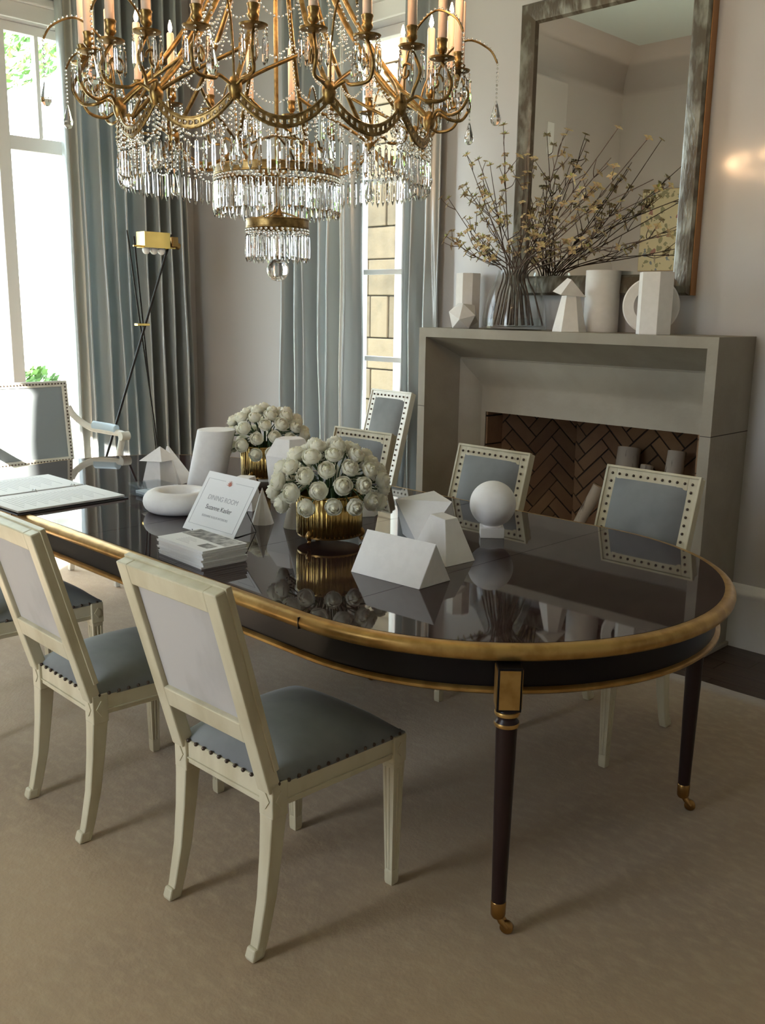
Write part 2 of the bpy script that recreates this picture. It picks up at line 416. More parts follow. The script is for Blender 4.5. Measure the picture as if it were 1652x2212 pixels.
# baseboards
def baseboard(name, a, b, n):
    a, b, n = Vector(a), Vector(b), Vector(n); rings = []
    prof = [(0, 0), (0.018, 0), (0.018, 0.245), (0.024, 0.255), (0.030, 0.268), (0.030, 0.280), (0.022, 0.288), (0.014, 0.296), (0.014, 0.306), (0.008, 0.312), (0, 0.315)]
    for e in (a, b): rings.append([e + n*d + Vector((0, 0, z)) for d, z in prof])
    return struct(name, G().loft(rings), white_trim, smooth=50)
baseboard('baseboard_right', (-1.905, YR, ZF), (XF, YR, ZF), (0, -1, 0))
baseboard('baseboard_back', (XB, W1[1]+0.12, ZF), (XB, YR, ZF), (1, 0, 0))
baseboard('baseboard_left', (XB, YL, ZF), (XF, YL, ZF), (0, 1, 0))
bb = baseboard('baseboard_right_far', (XB, YR, ZF), (-3.66, YR, ZF), (0, -1, 0)); bb.name = 'baseboard_right'

# windows --------------------------------------------------------------
def window(name, axis, p, rect, vbars, hbars, depth, bar=0.05, casing=0.10, sgn=1):
    """window with frame bars; bars built as boxes; vbars/hbars = (pos, width, lo, hi)."""
    u0, u1, z0, z1 = rect
    w = bpy.data.objects.new(name, None); C.objects.link(w); w['kind'] = 'structure'
    def B(ua, ub, za, zb, d0, d1):
        lo, hi = min(d0, d1), max(d0, d1)
        return G().box(p+lo, p+hi, ua, ub, za, zb) if axis == 'x' else G().box(ua, ub, p+lo, p+hi, za, zb)
    d0, d1 = depth-0.03, depth+0.03
    for ua, ub in ((u0, u0+0.055), (u1-0.055, u1)): obj('stile', B(ua, ub, z0, z1, d0, d1), white_trim, w, bevel=.004)
    for za, zb in ((z0, z0+0.09), (z1-0.06, z1)): obj('rail', B(u0+.055, u1-.055, za, zb, d0, d1), white_trim, w, bevel=.004)
    for c_, wd, lo, hi in vbars: obj('mullion', B(c_-wd/2, c_+wd/2, lo, hi, d0, d1), white_trim, w, bevel=.004)
    for c_, wd, lo, hi in hbars: obj('glazing_bar', B(lo, hi, c_-wd/2, c_+wd/2, d0+.008, d1-.008), white_trim, w, bevel=.003)
    if casing:
        i0, i1 = (0.0, -0.022*sgn)
        for ua, ub, za, zb in ((u0-casing, u0, z0-.02, z1+casing), (u1, u1+casing, z0-.02, z1+casing), (u0, u1, z1, z1+casing)):
            obj('casing', B(ua, ub, za, zb, i0, i1), white_trim, w, bevel=.005)
        obj('header_mould', B(u0-casing-.02, u1+casing+.02, z1+casing, z1+casing+.05, i0, i1*2.2), white_trim, w, bevel=.01)
        obj('sill', B(u0-casing-.01, u1+casing+.01, z0-.05, z0-.02, i0, i1*2.6), white_trim, w, bevel=.006)
    return w, B
# window_1: tall three-part window, transom lights above
mu = [(1.70, .10), (2.905, .085)]
w1, B1 = window('window_1', 'x', XB, W1, [(c_, wd, W1[2]+.09, W1[3]-.06) for c_, wd in mu] + [(3.165, .028, 2.66, 3.30), (3.43, .028, 2.66, 3.30), (1.455, .028, 2.66, 3.30), (1.19, .028, 2.66, 3.30), (2.30, .028, 2.66, 3.30)],
                [(2.615, .09, W1[0]+.055, 1.65), (2.615, .09, 1.75, 2.8625), (2.615, .09, 2.9475, W1[1]-.055)], -0.10, sgn=-1)
for (a, b) in ((W1[0]+.05, 1.655), (1.745, 2.87), (2.94, W1[1]-.05)):
    for (za, zb) in ((W1[2]+.08, 2.575), (2.655, W1[3]-.05)):
        obj('pane', B1(a, b, za, zb, -0.103, -0.097), pane_m, w1)
tag(w1, 'tall white three-part window with transom lights', None)
hb = [(z, .032, W2[0]+.055, W2[1]-.055) for z in (1.245, 1.80, 2.36, 2.90)]
w2, B2 = window('window_2', 'y', YR, W2, [(-4.665, .105, W2[2]+.09, W2[3]-.06), (-4.14, .06, W2[2]+.09, W2[3]-.06)], [(z, wd, -4.6125, -4.17) for z, wd, a, b in hb], 0.13)
zz = [W2[2]+.08, 1.245, 1.80, 2.36, 2.90, W2[3]-.05]
for i in range(5):
    obj('pane', B2(-4.615, -4.165, zz[i]+(.012 if i else 0), zz[i+1]-(.012 if i < 4 else 0), .127, .133), pane_m, w2)
obj('sash_handle', G().tube(smooth_path([(-4.665, YR+.10, 1.03), (-4.665, YR+.075, 1.04), (-4.66, YR+.07, 1.0), (-4.66, YR+.065, .93)], 4), .011, 8), iron_m, w2, 60)
tag(w2, 'narrow white window between the blue curtains', None)
w3, B3 = window('window_3', 'y', YL, W3, [], [], -0.15, sgn=-1)

# ------------------------------------------------------------------ rug
def rug():
    g = G(); nx, ny = 90, 50; x0, x1, y0, y1 = -5.95, 1.6, -1.2, 3.742
    def z(x, y): return -0.0006 + 0.0005*sin(x*3.1+y*2)*sin(y*5-x*1.3)
    vs = []
    for j in range(ny+1):
        for i in range(nx+1):
            x = x0+(x1-x0)*i/nx; y = y0+(y1-y0)*j/ny
            if j == ny: y += 0.006*sin(x*7)+0.004*sin(x*17)
            vs.append((x, y, z(x, y)))
    n = nx+1; fs = [(j*n+i, j*n+i+1, (j+1)*n+i+1, (j+1)*n+i) for j in range(ny) for i in range(nx)]
    g.add(vs, fs)
    o = obj('rug', g, rug_m, None, 80)
    s = o.modifiers.new('thickness', 'SOLIDIFY'); s.thickness = 0.0105; s.offset = -1
    for p in o.data.polygons:
        pass
    return tag(o, 'large plain beige wool rug under the dining table', 'rug')
rug_o = rug()
bm = bmesh.new(); bm.from_mesh(rug_o.data)
if sum(f.normal.z for f in bm.faces) < 0: bmesh.ops.reverse_faces(bm, faces=bm.faces)
bm.to_mesh(rug_o.data); bm.free()

# ------------------------------------------------------------------ fireplace
def fireplace():
    t = thing('fireplace', 'cast limestone fireplace surround with herringbone brick firebox', 'fireplace', (-2.768, 3.95, ZF))
    cx, x0, x1, zt, yw = -2.768, -3.646, -1.89, 1.47, YR
    X0, X1, ZT, D = x0-cx, x1-cx, zt-ZF, yw-3.95
    # surround swept as a mitred frame: (inset of jamb, inset of lintel, depth)
    so0, so1, zo = FO[0]-x0, x1-FO[1], FO[3]-ZF
    prof = [(0.0, 0.0, D), (0.0, 0.0, 0.0), (0.05, 0.05, 0.0), (0.053, 0.055, 0.02), (0.110, 0.163, 0.235), (0.114, 0.172, 0.226), (0.150, 0.215, 0.238), (0.190, 0.262, 0.262), (0.215, 0.305, 0.292), (0.222, 0.330, 0.300)]
    def ring(side, level):
        so = so0 if side < 0 else so1; k = (so-.01)/.225 if so < .235 else 1.0
        P = [(a_ if a_ <= .053 else .053+(a_-.053)*min(k, 1.0), b_, d_) for a_, b_, d_ in prof] + [(so, ZT-zo, 0.300), (so, ZT-zo, D)]
        return [((X0+a_) if side < 0 else (X1-a_), d_, (ZT-b_) if level else 0.0) for a_, b_, d_ in P]
    for side in (-1, 1):
        obj('jamb', G().loft([ring(side, 0), ring(side, 1)]), lime_m, t, 40)
    obj('lintel', G().loft([ring(-1, 1), ring(1, 1)]), lime_m, t, 40)
    # block joints cut on the outside as thin recessed lines
    for sx in (X0, X1):
        obj('joint_line', G().box(min(sx, sx+.001)-0.0006, max(sx, sx)+0.0006, 0.0, D, 1.047, 1.051), mortar_m, t)
    for a, b in ((X0+.0, X0+.05), (X1-.05, X1)):
        obj('joint_line', G().box(a, b, -0.0006, 0.001, 1.047, 1.050), mortar_m, t)
    for s in (-1, 1):
        a = X0-0.015 if s < 0 else X1-0.19
        obj('plinth', G().box(a, a+0.205, -0.02, D, 0, 0.02), lime_m, t, bevel=.003)
    # firebox
    fb = obj('firebox', G().box(FO[0]-cx-.10, FO[1]-cx+.10, D-.02, 1.12, -0.015, 0.0), mortar_m, t)
    # wall segments in plan: (xa, ya)->(xb, yb), local y from front face
    ybk = 0.92; L0 = (FO[0]-cx, 0.305); L1 = (FO[0]-cx, 0.450); L2 = (-0.412, ybk); R2 = (0.465, ybk); R1 = (FO[1]-cx, 0.450); R0 = (FO[1]-cx, 0.305)
    Hb = 1.30
    bw, bl, mo = 0.066, 0.212, 0.009
    full = G().box(-bl/2, bl/2, 0.0, 0.014, -bw/2, bw/2).mesh('brick', brick_m)
    def clip(poly, U, V):
        for ax, lim, sg in ((0, 0.003, 1), (0, U-0.003, -1), (1, 0.003, 1), (1, V-0.003, -1)):
            out = []
            for i in range(len(poly)):
                a, b = poly[i-1], poly[i]
                ia, ib = sg*(a[ax]-lim) >= 0, sg*(b[ax]-lim) >= 0
                if ia != ib:
                    k = (lim-a[ax])/(b[ax]-a[ax]); out.append((a[0]+(b[0]-a[0])*k, a[1]+(b[1]-a[1])*k))
                if ib: out.append(b)
            poly = out
            if not poly: break
        return poly
    def segment(A, B, herring):
        d = Vector((B[0]-A[0], B[1]-A[1], 0)); U = d.length; d.normalize(); n = Vector((d.y, -d.x, 0))   # into the firebox room
        # backing
        bk = G().hexa([Vector((A[0], A[1], 0))-n*.06, Vector((B[0], B[1], 0))-n*.06, Vector((B[0], B[1], 0)), Vector((A[0], A[1], 0)),
                       Vector((A[0], A[1], Hb))-n*.06, Vector((B[0], B[1], Hb))-n*.06, Vector((B[0], B[1], Hb)), Vector((A[0], A[1], Hb))])
        wl = obj('firebox_side', bk, mortar_m, t)
        ang = math.atan2(d.y, d.x)
        rects = []
        if herring:
            ul = bl+mo; uw = bw+mo
            k = 3                                     # length : width modules
            ul = uw*k
            r2 = 1/sqrt(2)
            for i in range(-30, 30):
                for j in range(-12, 12):
                    # standard herringbone lattice in brick coordinates
                    ox = i*uw + j*0; oy = 0
                    a0 = (i*uw + j*k*uw, i*uw - j*k*uw)      # horizontal brick lower-left
                    for hor in (True, False):
                        if hor: x0_, y0_, w_, h_ = a0[0], a0[1], ul, uw
                        else: x0_, y0_, w_, h_ = a0[0]-0*uw, a0[1]+uw, uw, ul
                        c = (x0_+w_/2, y0_+h_/2)
                        pts = [(x0_+mo/2, y0_+mo/2), (x0_+w_-mo/2, y0_+mo/2), (x0_+w_-mo/2, y0_+h_-mo/2), (x0_+mo/2, y0_+h_-mo/2)]
                        rp = [((p[0]-p[1])*r2 + U*0.45, (p[0]+p[1])*r2) for p in pts]
                        rects.append(rp)
        else:
            for j in range(20):
                rects.append([(0, j*(bw+mo)*2.2+mo/2), (U, j*(bw+mo)*2.2+mo/2), (U, (j+1)*(bw+mo)*2.2-mo/2), (0, (j+1)*(bw+mo)*2.2-mo/2)])
        for rp in rects:
            if max(p[0] for p in rp) < 0 or min(p[0] for p in rp) > U or max(p[1] for p in rp) < 0.0 or min(p[1] for p in rp) > 1.22: continue
            pl = clip(rp, U, 1.22)
            if len(pl) < 3: continue
            area = abs(sum(pl[i-1][0]*pl[i][1]-pl[i][0]*pl[i-1][1] for i in range(len(pl))))/2
            if area < 2e-4: continue
            th = 0.010+rnd.uniform(0, .004)
            lo = [Vector((A[0], A[1], 0))+d*p[0]+Vector((0, 0, p[1]))-n*0.001 for p in pl]
            obj('brick', G().loft([lo, [v+n*th for v in lo]]), brick_m, wl)
    segment(L0, L1, False); segment(L1, L2, True); segment(L2, R2, True); segment(R2, R1, True); segment(R1, R0, False)
    obj('firebox_ceiling', G().box(FO[0]-cx-.12, FO[1]-cx+.12, D-.06, 1.1, 1.30, 1.34), mortar_m, t)
    return t
fireplace()

# logs leaning in the firebox
def log(p0, p1, r, label):
    p0, p1 = Vector(p0), Vector(p1)
    n = 7; path = [p0.lerp(p1, i/n) + Vector((rnd.uniform(-1, 1), rnd.uniform(-1, 1), 0))*r*0.08 for i in range(n+1)]
    t = thing('birch_log', label, 'log', (0, 0, 0), 0, 'birch logs in the firebox')
    obj('bark', G().tube(path, [r*rnd.uniform(.93, 1.05) for _ in path], 14), birch_m, t, 50)
    d = (p1-p0).normalized()
    for e, s in ((p0, -1), (p1, 1)):
        obj('cut_end', G().tube([e-d*s*0.002, e+d*s*0.003], r*.88, 14), wood_cut, t)
wood_cut = principled('cut_birch_wood', (0.50, 0.38, 0.24), 0.8)
log((-2.74, 4.62, .06), (-2.765, 4.78, .815), .062, 'pale birch log standing against the firebox back, taller of two')
log((-2.60, 4.56, .055), (-2.625, 4.74, .735), .036, 'thin birch log upright next to the taller one in the firebox')
log((-3.06, 4.50, .05), (-2.855, 4.63, .60), .034, 'slanting slim birch log leaning sideways low in the firebox')
log((-3.02, 4.44, .050), (-2.50, 4.46, .075), .042, 'birch log lying on the firebox floor')
log((-2.44, 4.62, .058), (-2.46, 4.765, .83), .050, 'dark shaded birch log in the far corner of the firebox')

# ------------------------------------------------------------------ mirror
def mirror():
    x0, x1, z0, z1 = -3.263, -2.208, 1.652, 3.11; w = 0.100; yb, yf = YR, 4.25
    t = thing('wall_mirror', 'large mirror in antiqued streaky dark silver frame above the mantel', 'mirror', ((x0+x1)/2, YR, z0))
    ox, oz = (x0+x1)/2, z0
    X0, X1, Z0, Z1 = x0-ox, x1-ox, 0.0, z1-z0
    prof = [(0.0, -0.001), (0.0, -0.058), (0.012, -0.070), (0.055, -0.066), (w-.012, -0.056), (w, -0.040), (w, -0.001)]
    cs = [(X0, Z0, 1, 1), (X1, Z0, -1, 1), (X1, Z1, -1, -1), (X0, Z1, 1, -1)]
    for i in range(4):
        a, b = cs[i], cs[(i+1) % 4]
        rings = [[(c[0]+c[2]*s, d, c[1]+c[3]*s) for s, d in prof] for c in (a, b)]
        obj('frame_rail', G().loft(rings), frame_m, t, 30)
    for xa in (X0-0.004, X1): obj('gilt_edge', G().box(xa, xa+0.004, -0.052, -0.001, Z0, Z1), frame_edge, t)
    obj('glass', G().box(X0+w-.004, X1-w+.004, -0.040, -0.034, Z0+w-.004, Z1-w+.004), mirror_m, t)
mirror()

# ------------------------------------------------------------------ outdoors
ground = struct('ground', G().box(-45, 20, -30, 45, -0.6, -0.45), ground_m)
ground['label'] = 'ground outside the house'
def stone_facade():
    t = thing('stone_wall', 'buff stone wall of the building outside the narrow window', 'wall', (-7.6, 6.6, -0.45))
    L_, Hh = 2.69, 5.2
    obj('backing', G().box(-1.4, L_-1.45, 0.03, 0.5, 0, Hh), stone_joint, t)
    z = 0.0; row = 0
    while z < Hh-0.1:
        h = rnd.choice((.26, .30, .34, .40))
        x = -1.4
        while x < L_-1.45-0.05:
            w_ = min(rnd.uniform(.22, .5), L_-1.45-x)
            d = rnd.uniform(0, .02); m = .006
            obj('stone', G().box(x+m, x+w_-m, -0.02-d, 0.05, z+m, min(z+h, Hh)-m), stone_m, t, bevel=.008)
            x += w_
        z += h; row += 1
stone_facade()
tag(obj('downpipe', G().tube([(-6.275, 6.50, -0.45), (-6.275, 6.50, 5.0)], 0.04, 12), pipe_m, None, 60), 'pale downpipe beside the stone wall outside the narrow window', 'pipe')
tag(obj('brick_chimney', G().box(-6.335, -5.2, 6.62, 7.2, -0.45, 6.0), redbrick_m), 'red brick chimney wall next to the outdoor downpipe', 'chimney')
def white_house():
    t = thing('white_house', 'white painted brick house with pitched roof outside the tall window', 'house', (-15.0, 8.0, -0.45))
    # gable faces +x ; ridge along x
    y0, y1, hw, hr = -2.1, 4.1, 2.80, 6.00
    obj('wall', G().loft([[(0, y0, 0), (0, y1, 0), (0, y1, hw), (0, (y0+y1)/2, hr), (0, y0, hw)], [(-6, y0, 0), (-6, y1, 0), (-6, y1, hw), (-6, (y0+y1)/2, hr), (-6, y0, hw)]]), house_m, t)
    ym = (y0+y1)/2
    obj('roof_slope', G().hexa([(.25, y0-.3, hw-.30), (.25, ym, hr+.02), (-6.2, ym, hr+.02), (-6.2, y0-.3, hw-.30), (.25, y0-.3, hw-.15), (.25, ym, hr+.17), (-6.2, ym, hr+.17), (-6.2, y0-.3, hw-.15)]), roof_m, t)
    obj('roof_slope', G().hexa([(.25, y1+.3, hw-.30), (.25, ym, hr+.02), (-6.2, ym, hr+.02), (-6.2, y1+.3, hw-.30), (.25, y1+.3, hw-.15), (.25, ym, hr+.17), (-6.2, ym, hr+.17), (-6.2, y1+.3, hw-.15)]), roof_m, t)
white_house()
def tree(name, loc, h, r, n, label, shrub=False):
    t = thing(name, label, 'shrub' if shrub else 'tree', loc, 0, 'greenery outside the tall window')
    rr = random.Random(int(loc[0]*13+loc[1]*7))
    if not shrub:
        obj('trunk', G().tube([(0, 0, 0), (.1, .05, h*.3), (0, .1, h*.62)], [.22, .17, .09], 10), bark_m, t, 60)
    else:
        obj('stem', G().tube([(0, 0, 0), (.02, .01, h*.3), (0, .02, h*.6)], [.03, .02, .012], 6), bark_m, t, 60)
    g = G(); s = .16 if not shrub else .07
    for _ in range(n):
        while True:
            p = Vector((rr.uniform(-1, 1), rr.uniform(-1, 1), rr.uniform(-1, 1)))
            if .25 < p.length < 1: break
        b = sin(p.x*7+loc[0])*sin(p.y*6)*sin(p.z*7)
        if b < -.25: continue
        q = Vector((p.x*r, p.y*r, h*.66+p.z*h*.36))
        a = Vector((rr.uniform(-1, 1), rr.uniform(-1, 1), rr.uniform(-.6, 1))).normalized(); c = a.orthogonal().normalized()*s*rr.uniform(.6, 1.2); d = a.cross(c)*.55
        g.add([q-c, q+d*.8, q+c, q-d*.8], [(0, 1, 2, 3)])
    f = obj('foliage', g, foliage_m, t); f['kind'] = 'stuff'
tree('leafy_tree', (-25.5, 10.2, -.45), 12.5, 3.5, 6200, 'broad leafy green tree rising behind the white house roof')
tree('leafy_tree', (-27, 17.6, -.45), 13, 3.7, 5200, 'leafy green tree standing farther along behind the white house')
tree('leafy_tree', (-24.0, 3.3, -.45), 9.5, 3.0, 4600, 'leafy green tree beside the white house gable')
tree('garden_shrub', (-11.8, 5.58, -.45), 1.2, .32, 700, 'low green garden shrub at the foot of the white house', True)

# ------------------------------------------------------------------ dining table
TX0, TX1, TY, TR, TZ = -3.845, -1.84, 2.31, 0.775, 0.775
def stadium(r, n=40, x0=TX0, x1=TX1):
    pts = []
    for i in range(n+1):
        a = -pi/2+pi*i/n; pts.append((x1+r*cos(a), TY+r*sin(a)))
    for i in range(n+1):
        a = pi/2+pi*i/n; pts.append((x0+r*cos(a), TY+r*sin(a)))
    return pts
def dining_table():
    t = thing('dining_table', 'long oval polished dark mahogany dining table with gilt edging', 'table', (-2.84, TY, 0))
    o = Vector((-2.84, TY, 0))
    def L(g): return g.move(Matrix.Translation(-o))
    # gilt bullnose rim
    prof = []
    for i in range(9):
        a = -pi/2+pi*i/8; prof.append((TR-0.020+0.020*cos(a), TZ-0.0215+0.0205*sin(a)))
    prof = [(TR-.045, TZ-.042)] + prof + [(TR-.032, TZ-.0005), (TR-.045, TZ-.004)]
    rings = [[(p[0], p[1], z) for p in stadium(r)] for r, z in prof]
    obj('gilt_rim', L(G().loft(rings, cap=False, closed=True)), gold_paint, t, 60)
    # leaves
    seams = [TX0-TR, -3.56, -3.02, -2.48, -1.83, TX1+TR]
    base = stadium(TR-.034, 48)
    for i in range(5):
        a, b = seams[i]+(.0009 if i else 0), seams[i+1]-(.0009 if i < 4 else 0)
        poly = base
        for lim, sg in ((a, 1), (b, -1)):
            out = []
            for k in range(len(poly)):
                p, q = poly[k-1], poly[k]; ip, iq = sg*(p[0]-lim) >= 0, sg*(q[0]-lim) >= 0
                if ip != iq:
                    f = (lim-p[0])/(q[0]-p[0]); out.append((lim, p[1]+(q[1]-p[1])*f))
                if iq: out.append(q)
            poly = out
        obj('top_leaf', L(G().prism(poly, TZ-.03, TZ)), table_top_m, t)
    obj('underframe', L(G().prism(stadium(TR-.06, 40), TZ-.05, TZ-.031)), mahogany_leg, t)
    # apron
    rings = [[(p[0], p[1], z) for p in stadium(r, 48)] for r, z in ((TR-.05, TZ-.043), (TR-.05, TZ-.125), (TR-.075, TZ-.125), (TR-.075, TZ-.043))]
    obj('apron', L(G().loft(rings, closed=True)), black_m, t, 40)
    rings = [[(p[0], p[1], z) for p in stadium(r, 48)] for r, z in ((TR-.042, TZ-.122), (TR-.036, TZ-.127), (TR-.036, TZ-.134), (TR-.042, TZ-.139), (TR-.075, TZ-.139), (TR-.075, TZ-.122))]
    obj('apron_bead', L(G().loft(rings, closed=True)), gold_paint, t, 50)
    for sx, r in ((-1.83, TR+.0006), (-3.56, TR+.0006)):
        obj('rim_seam', L(G().box(sx-.0012, sx+.0012, TY-r, TY-r+.02, TZ-.038, TZ-.006)), black_m, t)
    # legs
    for lx, ly in ((-1.300, 1.757), (-1.268, 2.678), (-4.385, 1.757), (-4.385, 2.863), (-2.75, 1.93), (-2.75, 2.69)):
        corner = lx > -2 or lx < -4
        cxx = TX1 if lx > -2.8 else TX0
        ang = math.atan2(ly-TY, lx-cxx) if corner else pi/2
        lg = obj('leg', L(G().lathe([(.0185, .086), (.019, .10), (.0265, .56), (.0265, .575), (.030, .578), (.030, .584), (.024, .590), (.024, .602), (.028, .606), (.028, .612), (.024, .62)], 24, (lx, ly, 0))), mahogany_leg, t, 45)
        hb_ = .030
        blk = G().box(-hb_, hb_, -hb_, hb_, .618, TZ-.044).move(Matrix.Translation((lx, ly, 0)) @ Matrix.Rotation(ang, 4, 'Z'))
        obj('block', L(blk), black_m, lg, bevel=.002)
        for s in range(4):
            pn = G().box(hb_-.001, hb_+.0018, -hb_+.005, hb_-.005, .625, TZ-.050).move(Matrix.Translation((lx, ly, 0)) @ Matrix.Rotation(ang+s*pi/2, 4, 'Z'))
            obj('gilt_panel', L(pn), gold_paint, lg)
        for z in (.607, .578):
            obj('gilt_collar', L(G().lathe([(.025, z-.007), (.0305, z-.005), (.0320, z), (.0305, z+.005), (.025, z+.007)], 24, (lx, ly, 0))), gold_paint, lg, 50)
        cap = obj('ferrule', L(G().lathe([(.0155, .042), (.0195, .050), (.0200, .086), (.019, .088)], 20, (lx, ly, 0))), dark_brass, lg, 45)
        # caster: forked horn and wheel trailing to +x
        hx = Vector((0.70, 0.30, 0)).normalized()
        p = Vector((lx, ly, 0)) - o
        for s in (-1, 1):
            sd = Vector((-hx.y, hx.x, 0))*s*.008
            obj('caster_fork', G().tube([p+Vector((0, 0, .05))+sd*.4, p+hx*.010+Vector((0, 0, .035))+sd, p+hx*.026+Vector((0, 0, .018))+sd], [.009, .008, .006], 8), dark_brass, lg, 60)
        wc = p+hx*.024+Vector((0, 0, .0175)); sd = Vector((-hx.y, hx.x, 0))
        obj('caster_wheel', G().tube([wc-sd*.0085, wc-sd*.006, wc+sd*.006, wc+sd*.0085], [.0145, .0175, .0175, .0145], 18), dark_brass, lg, 50)
dining_table()

# ------------------------------------------------------------------ chairs
NAIL = G().sphere((0, 0, 0), .0058, 8, 4)
def nails(name, pts, parent, r=1.0):
    g = G()
    for p in pts:
        g.add([(p[0]+v[0]*r, p[1]+v[1]*r, p[2]+v[2]*r) for v in NAIL.v], NAIL.f)
    o = obj(name, g, nail_m, parent, 60); o['kind'] = 'stuff'
    return o
def make_chair(label, W=.20, WF=.225, top=.968, frame=cream_m):
    t = thing('dining_chair', label, 'chair', (0, 0, 0), 0, 'cream dining chairs around the table')
    yb, yf = -.21, .215
    zr0, zr1 = .388, .452
    # back plane mapping
    A = Vector((0, yb-.004, zr1-.01)); B = Vector((0, yb-.004-.145*(top-.45)/.52, top))
    ax = (B-A); HL = ax.length; ax.normalize(); nf = Vector((0, -ax.z, ax.y)) if False else Vector((0, ax.z, -ax.y))   # nf faces front(+y)
    def bp(u, w, d): return A + Vector((u, 0, 0)) + ax*w + nf*d
    def bbox(u0, u1, w0, w1, d0, d1):
        return G().hexa([bp(u0, w0, d0), bp(u1, w0, d0), bp(u1, w0, d1), bp(u0, w0, d1), bp(u0, w1, d0), bp(u1, w1, d0), bp(u1, w1, d1), bp(u0, w1, d1)])
    # legs
    for s in (-1, 1):
        # front leg: square block then fluted taper
        x, y = s*(WF-.024), yf-.024
        lg = obj('leg', G().box(x-.0245, x+.0245, y-.0245, y+.0245, .372, zr1), frame, t, bevel=.003)
        def flut(w, n=4):
            pts = []
            for k in range(4):
                c, s_ = cos(k*pi/2), sin(k*pi/2)
                for (a, b) in ((1, -1), (1, -.62), (.86, -.48), (.86, -.18), (1, -.08), (1, .08), (.86, .18), (.86, .48), (1, .62)):
                    pts.append(((a*c-b*s_)*w, (a*s_+b*c)*w))
            return pts
        rings = [[(x+p[0], y+p[1], z) for p in flut(w)] for z, w in ((.045, .0135), (.36, .0205))]
        obj('fluted_shaft', G().loft(rings), frame, lg, 30)
        obj('foot', G().loft([[(x+a*w, y+b*w, z) for a, b in ((-1, -1), (1, -1), (1, 1), (-1, 1))] for z, w in ((0, .0125), (.010, .0142), (.040, .0146), (.048, .0135))]), frame, lg, bevel=.002)
        obj('collar', G().box(x-.0215, x+.0215, y-.0215, y+.0215, .358, .374), frame, lg, bevel=.002)
        for dx, dy in ((s, 0), (0, 1)):
            cx, cy = x+dx*.0245, y+dy*.0245
            ux, uy = (0, 1) if dx else (1, 0)
            dd = G().loft([[(cx+ux*a*.015+dx*k, cy+uy*a*.015+dy*k, .413+b*.020) for a, b in ((-1, 0), (0, -1), (1, 0), (0, 1))] for k in (-.001, .003)])
            obj('diamond', dd, frame, lg)
        # back leg: saber
        xb = s*(W-.024)
        path = [(.0, -.272, .015), (.05, -.258, .0165), (.15, -.236, .0185), (.26, -.222, .021), (.345, -.214, .0235), (.372, -.212, .0245)]
        rings = [[(xb+a*w*.95, yy+b*w, z) for a, b in ((-1, -1), (1, -1), (1, 1), (-1, 1))] for z, yy, w in path]
        lb = obj('leg', G().loft(rings), frame, t, 30, .003)
        obj('foot', G().loft([[(xb+a*w, -.272+b*w-k, z) for a, b in ((-1, -1), (1, -1), (1, 1), (-1, 1))] for z, w, k in ((0, .0150, .007), (.010, .0172, .006), (.034, .0160, .0))]), frame, lb, bevel=.005)
        obj('corner_block', G().box(xb-.0255, xb+.0255, yb-.026, yb+.024, .366, zr1+.004), frame, lb, bevel=.003)
        for dx, dy in ((s, 0), (0, -1)):
            cx, cy = xb+dx*.0255, yb+(-.026 if dy else 0)
            ux, uy = (0, 1) if dx else (1, 0)
            obj('diamond', G().loft([[(cx+ux*a*.016+dx*k, cy+uy*a*.016+dy*k, .412+b*.024) for a, b in ((-1, 0), (0, -1), (1, 0), (0, 1))] for k in (-.001, .003)]), frame, lb)
        # stile
        st = obj('stile', bbox(s*W-.0 if s < 0 else W-.047, s*W+.047 if s < 0 else W, 0, HL, -.030, .008), frame, t, None, .004)
        obj('moulding', bbox(-W-.0035 if s < 0 else W-.0065, -W+.0065 if s < 0 else W+.0035, .05, HL+.004, -.002, .014), frame, st, None, .002)
    wb, wt = .135, HL-.055
    tr_ = obj('top_rail', bbox(-W+.045, W-.045, wt, HL, -.030, .008), frame, t, None, .004)
    obj('moulding', bbox(-W, W, HL-.006, HL+.004, -.002, .014), frame, tr_, None, .002)
    obj('bottom_rail', bbox(-W+.045, W-.045, wb, wb+.058, -.030, .008), frame, t, None, .004)
    # panels
    def pillow(u0, u1, w0, w1, d, h, n=12):
        g = G(); vs = []
        for j in range(n+1):
            for i in range(n+1):
                a, b = 2*i/n-1, 2*j/n-1
                dd = d+h*(1-abs(a)**4)*(1-abs(b)**4)
                vs.append(bp(u0+(u1-u0)*i/n, w0+(w1-w0)*j/n, dd))
        m = n+1
        fs = [(j*m+i, j*m+i+1, (j+1)*m+i+1, (j+1)*m+i) for j in range(n) for i in range(n)]
        g.add(vs, fs)
        b0 = len(g.v); e = -.006 if h > 0 else .006
        g.v += [tuple(bp(u, w, d+e)) for u, w in ((u0, w0), (u1, w0), (u1, w1), (u0, w1))]
        for (c0, c1), strip in (((0, 1), [i for i in range(m)]), ((1, 2), [j*m+n for j in range(m)]), ((2, 3), [n*m+n-i for i in range(m)]), ((3, 0), [(n-j)*m for j in range(m)])):
            g.f.append(tuple(strip)+(b0+c1, b0+c0))
        g.f.append((b0, b0+1, b0+2, b0+3))
        return g
    obj('back_panel', pillow(-W+.046, W-.046, wb+.057, wt+.001, -.016, -.006), velvet_back, t, 40)
    obj('back_cushion', pillow(-W+.040, W-.040, wb+.050, wt+.014, .007, .022), velvet_m, t, 45)
    pts = []
    u0, u1, w0, w1 = -W+.028, W-.028, wb+.038, wt+.027
    nu = max(6, int((u1-u0)/.031)); nw = int((w1-w0)/.031)
    for i in range(nu+1):
        u = u0+(u1-u0)*i/nu
        pts += [bp(u, w0, .0105), bp(u, w1, .0105)]
    for j in range(1, nw):
        w = w0+(w1-w0)*j/nw
        pts += [bp(u0, w, .0105), bp(u1, w, .0105)]
    nails('back_nailheads', pts, t)
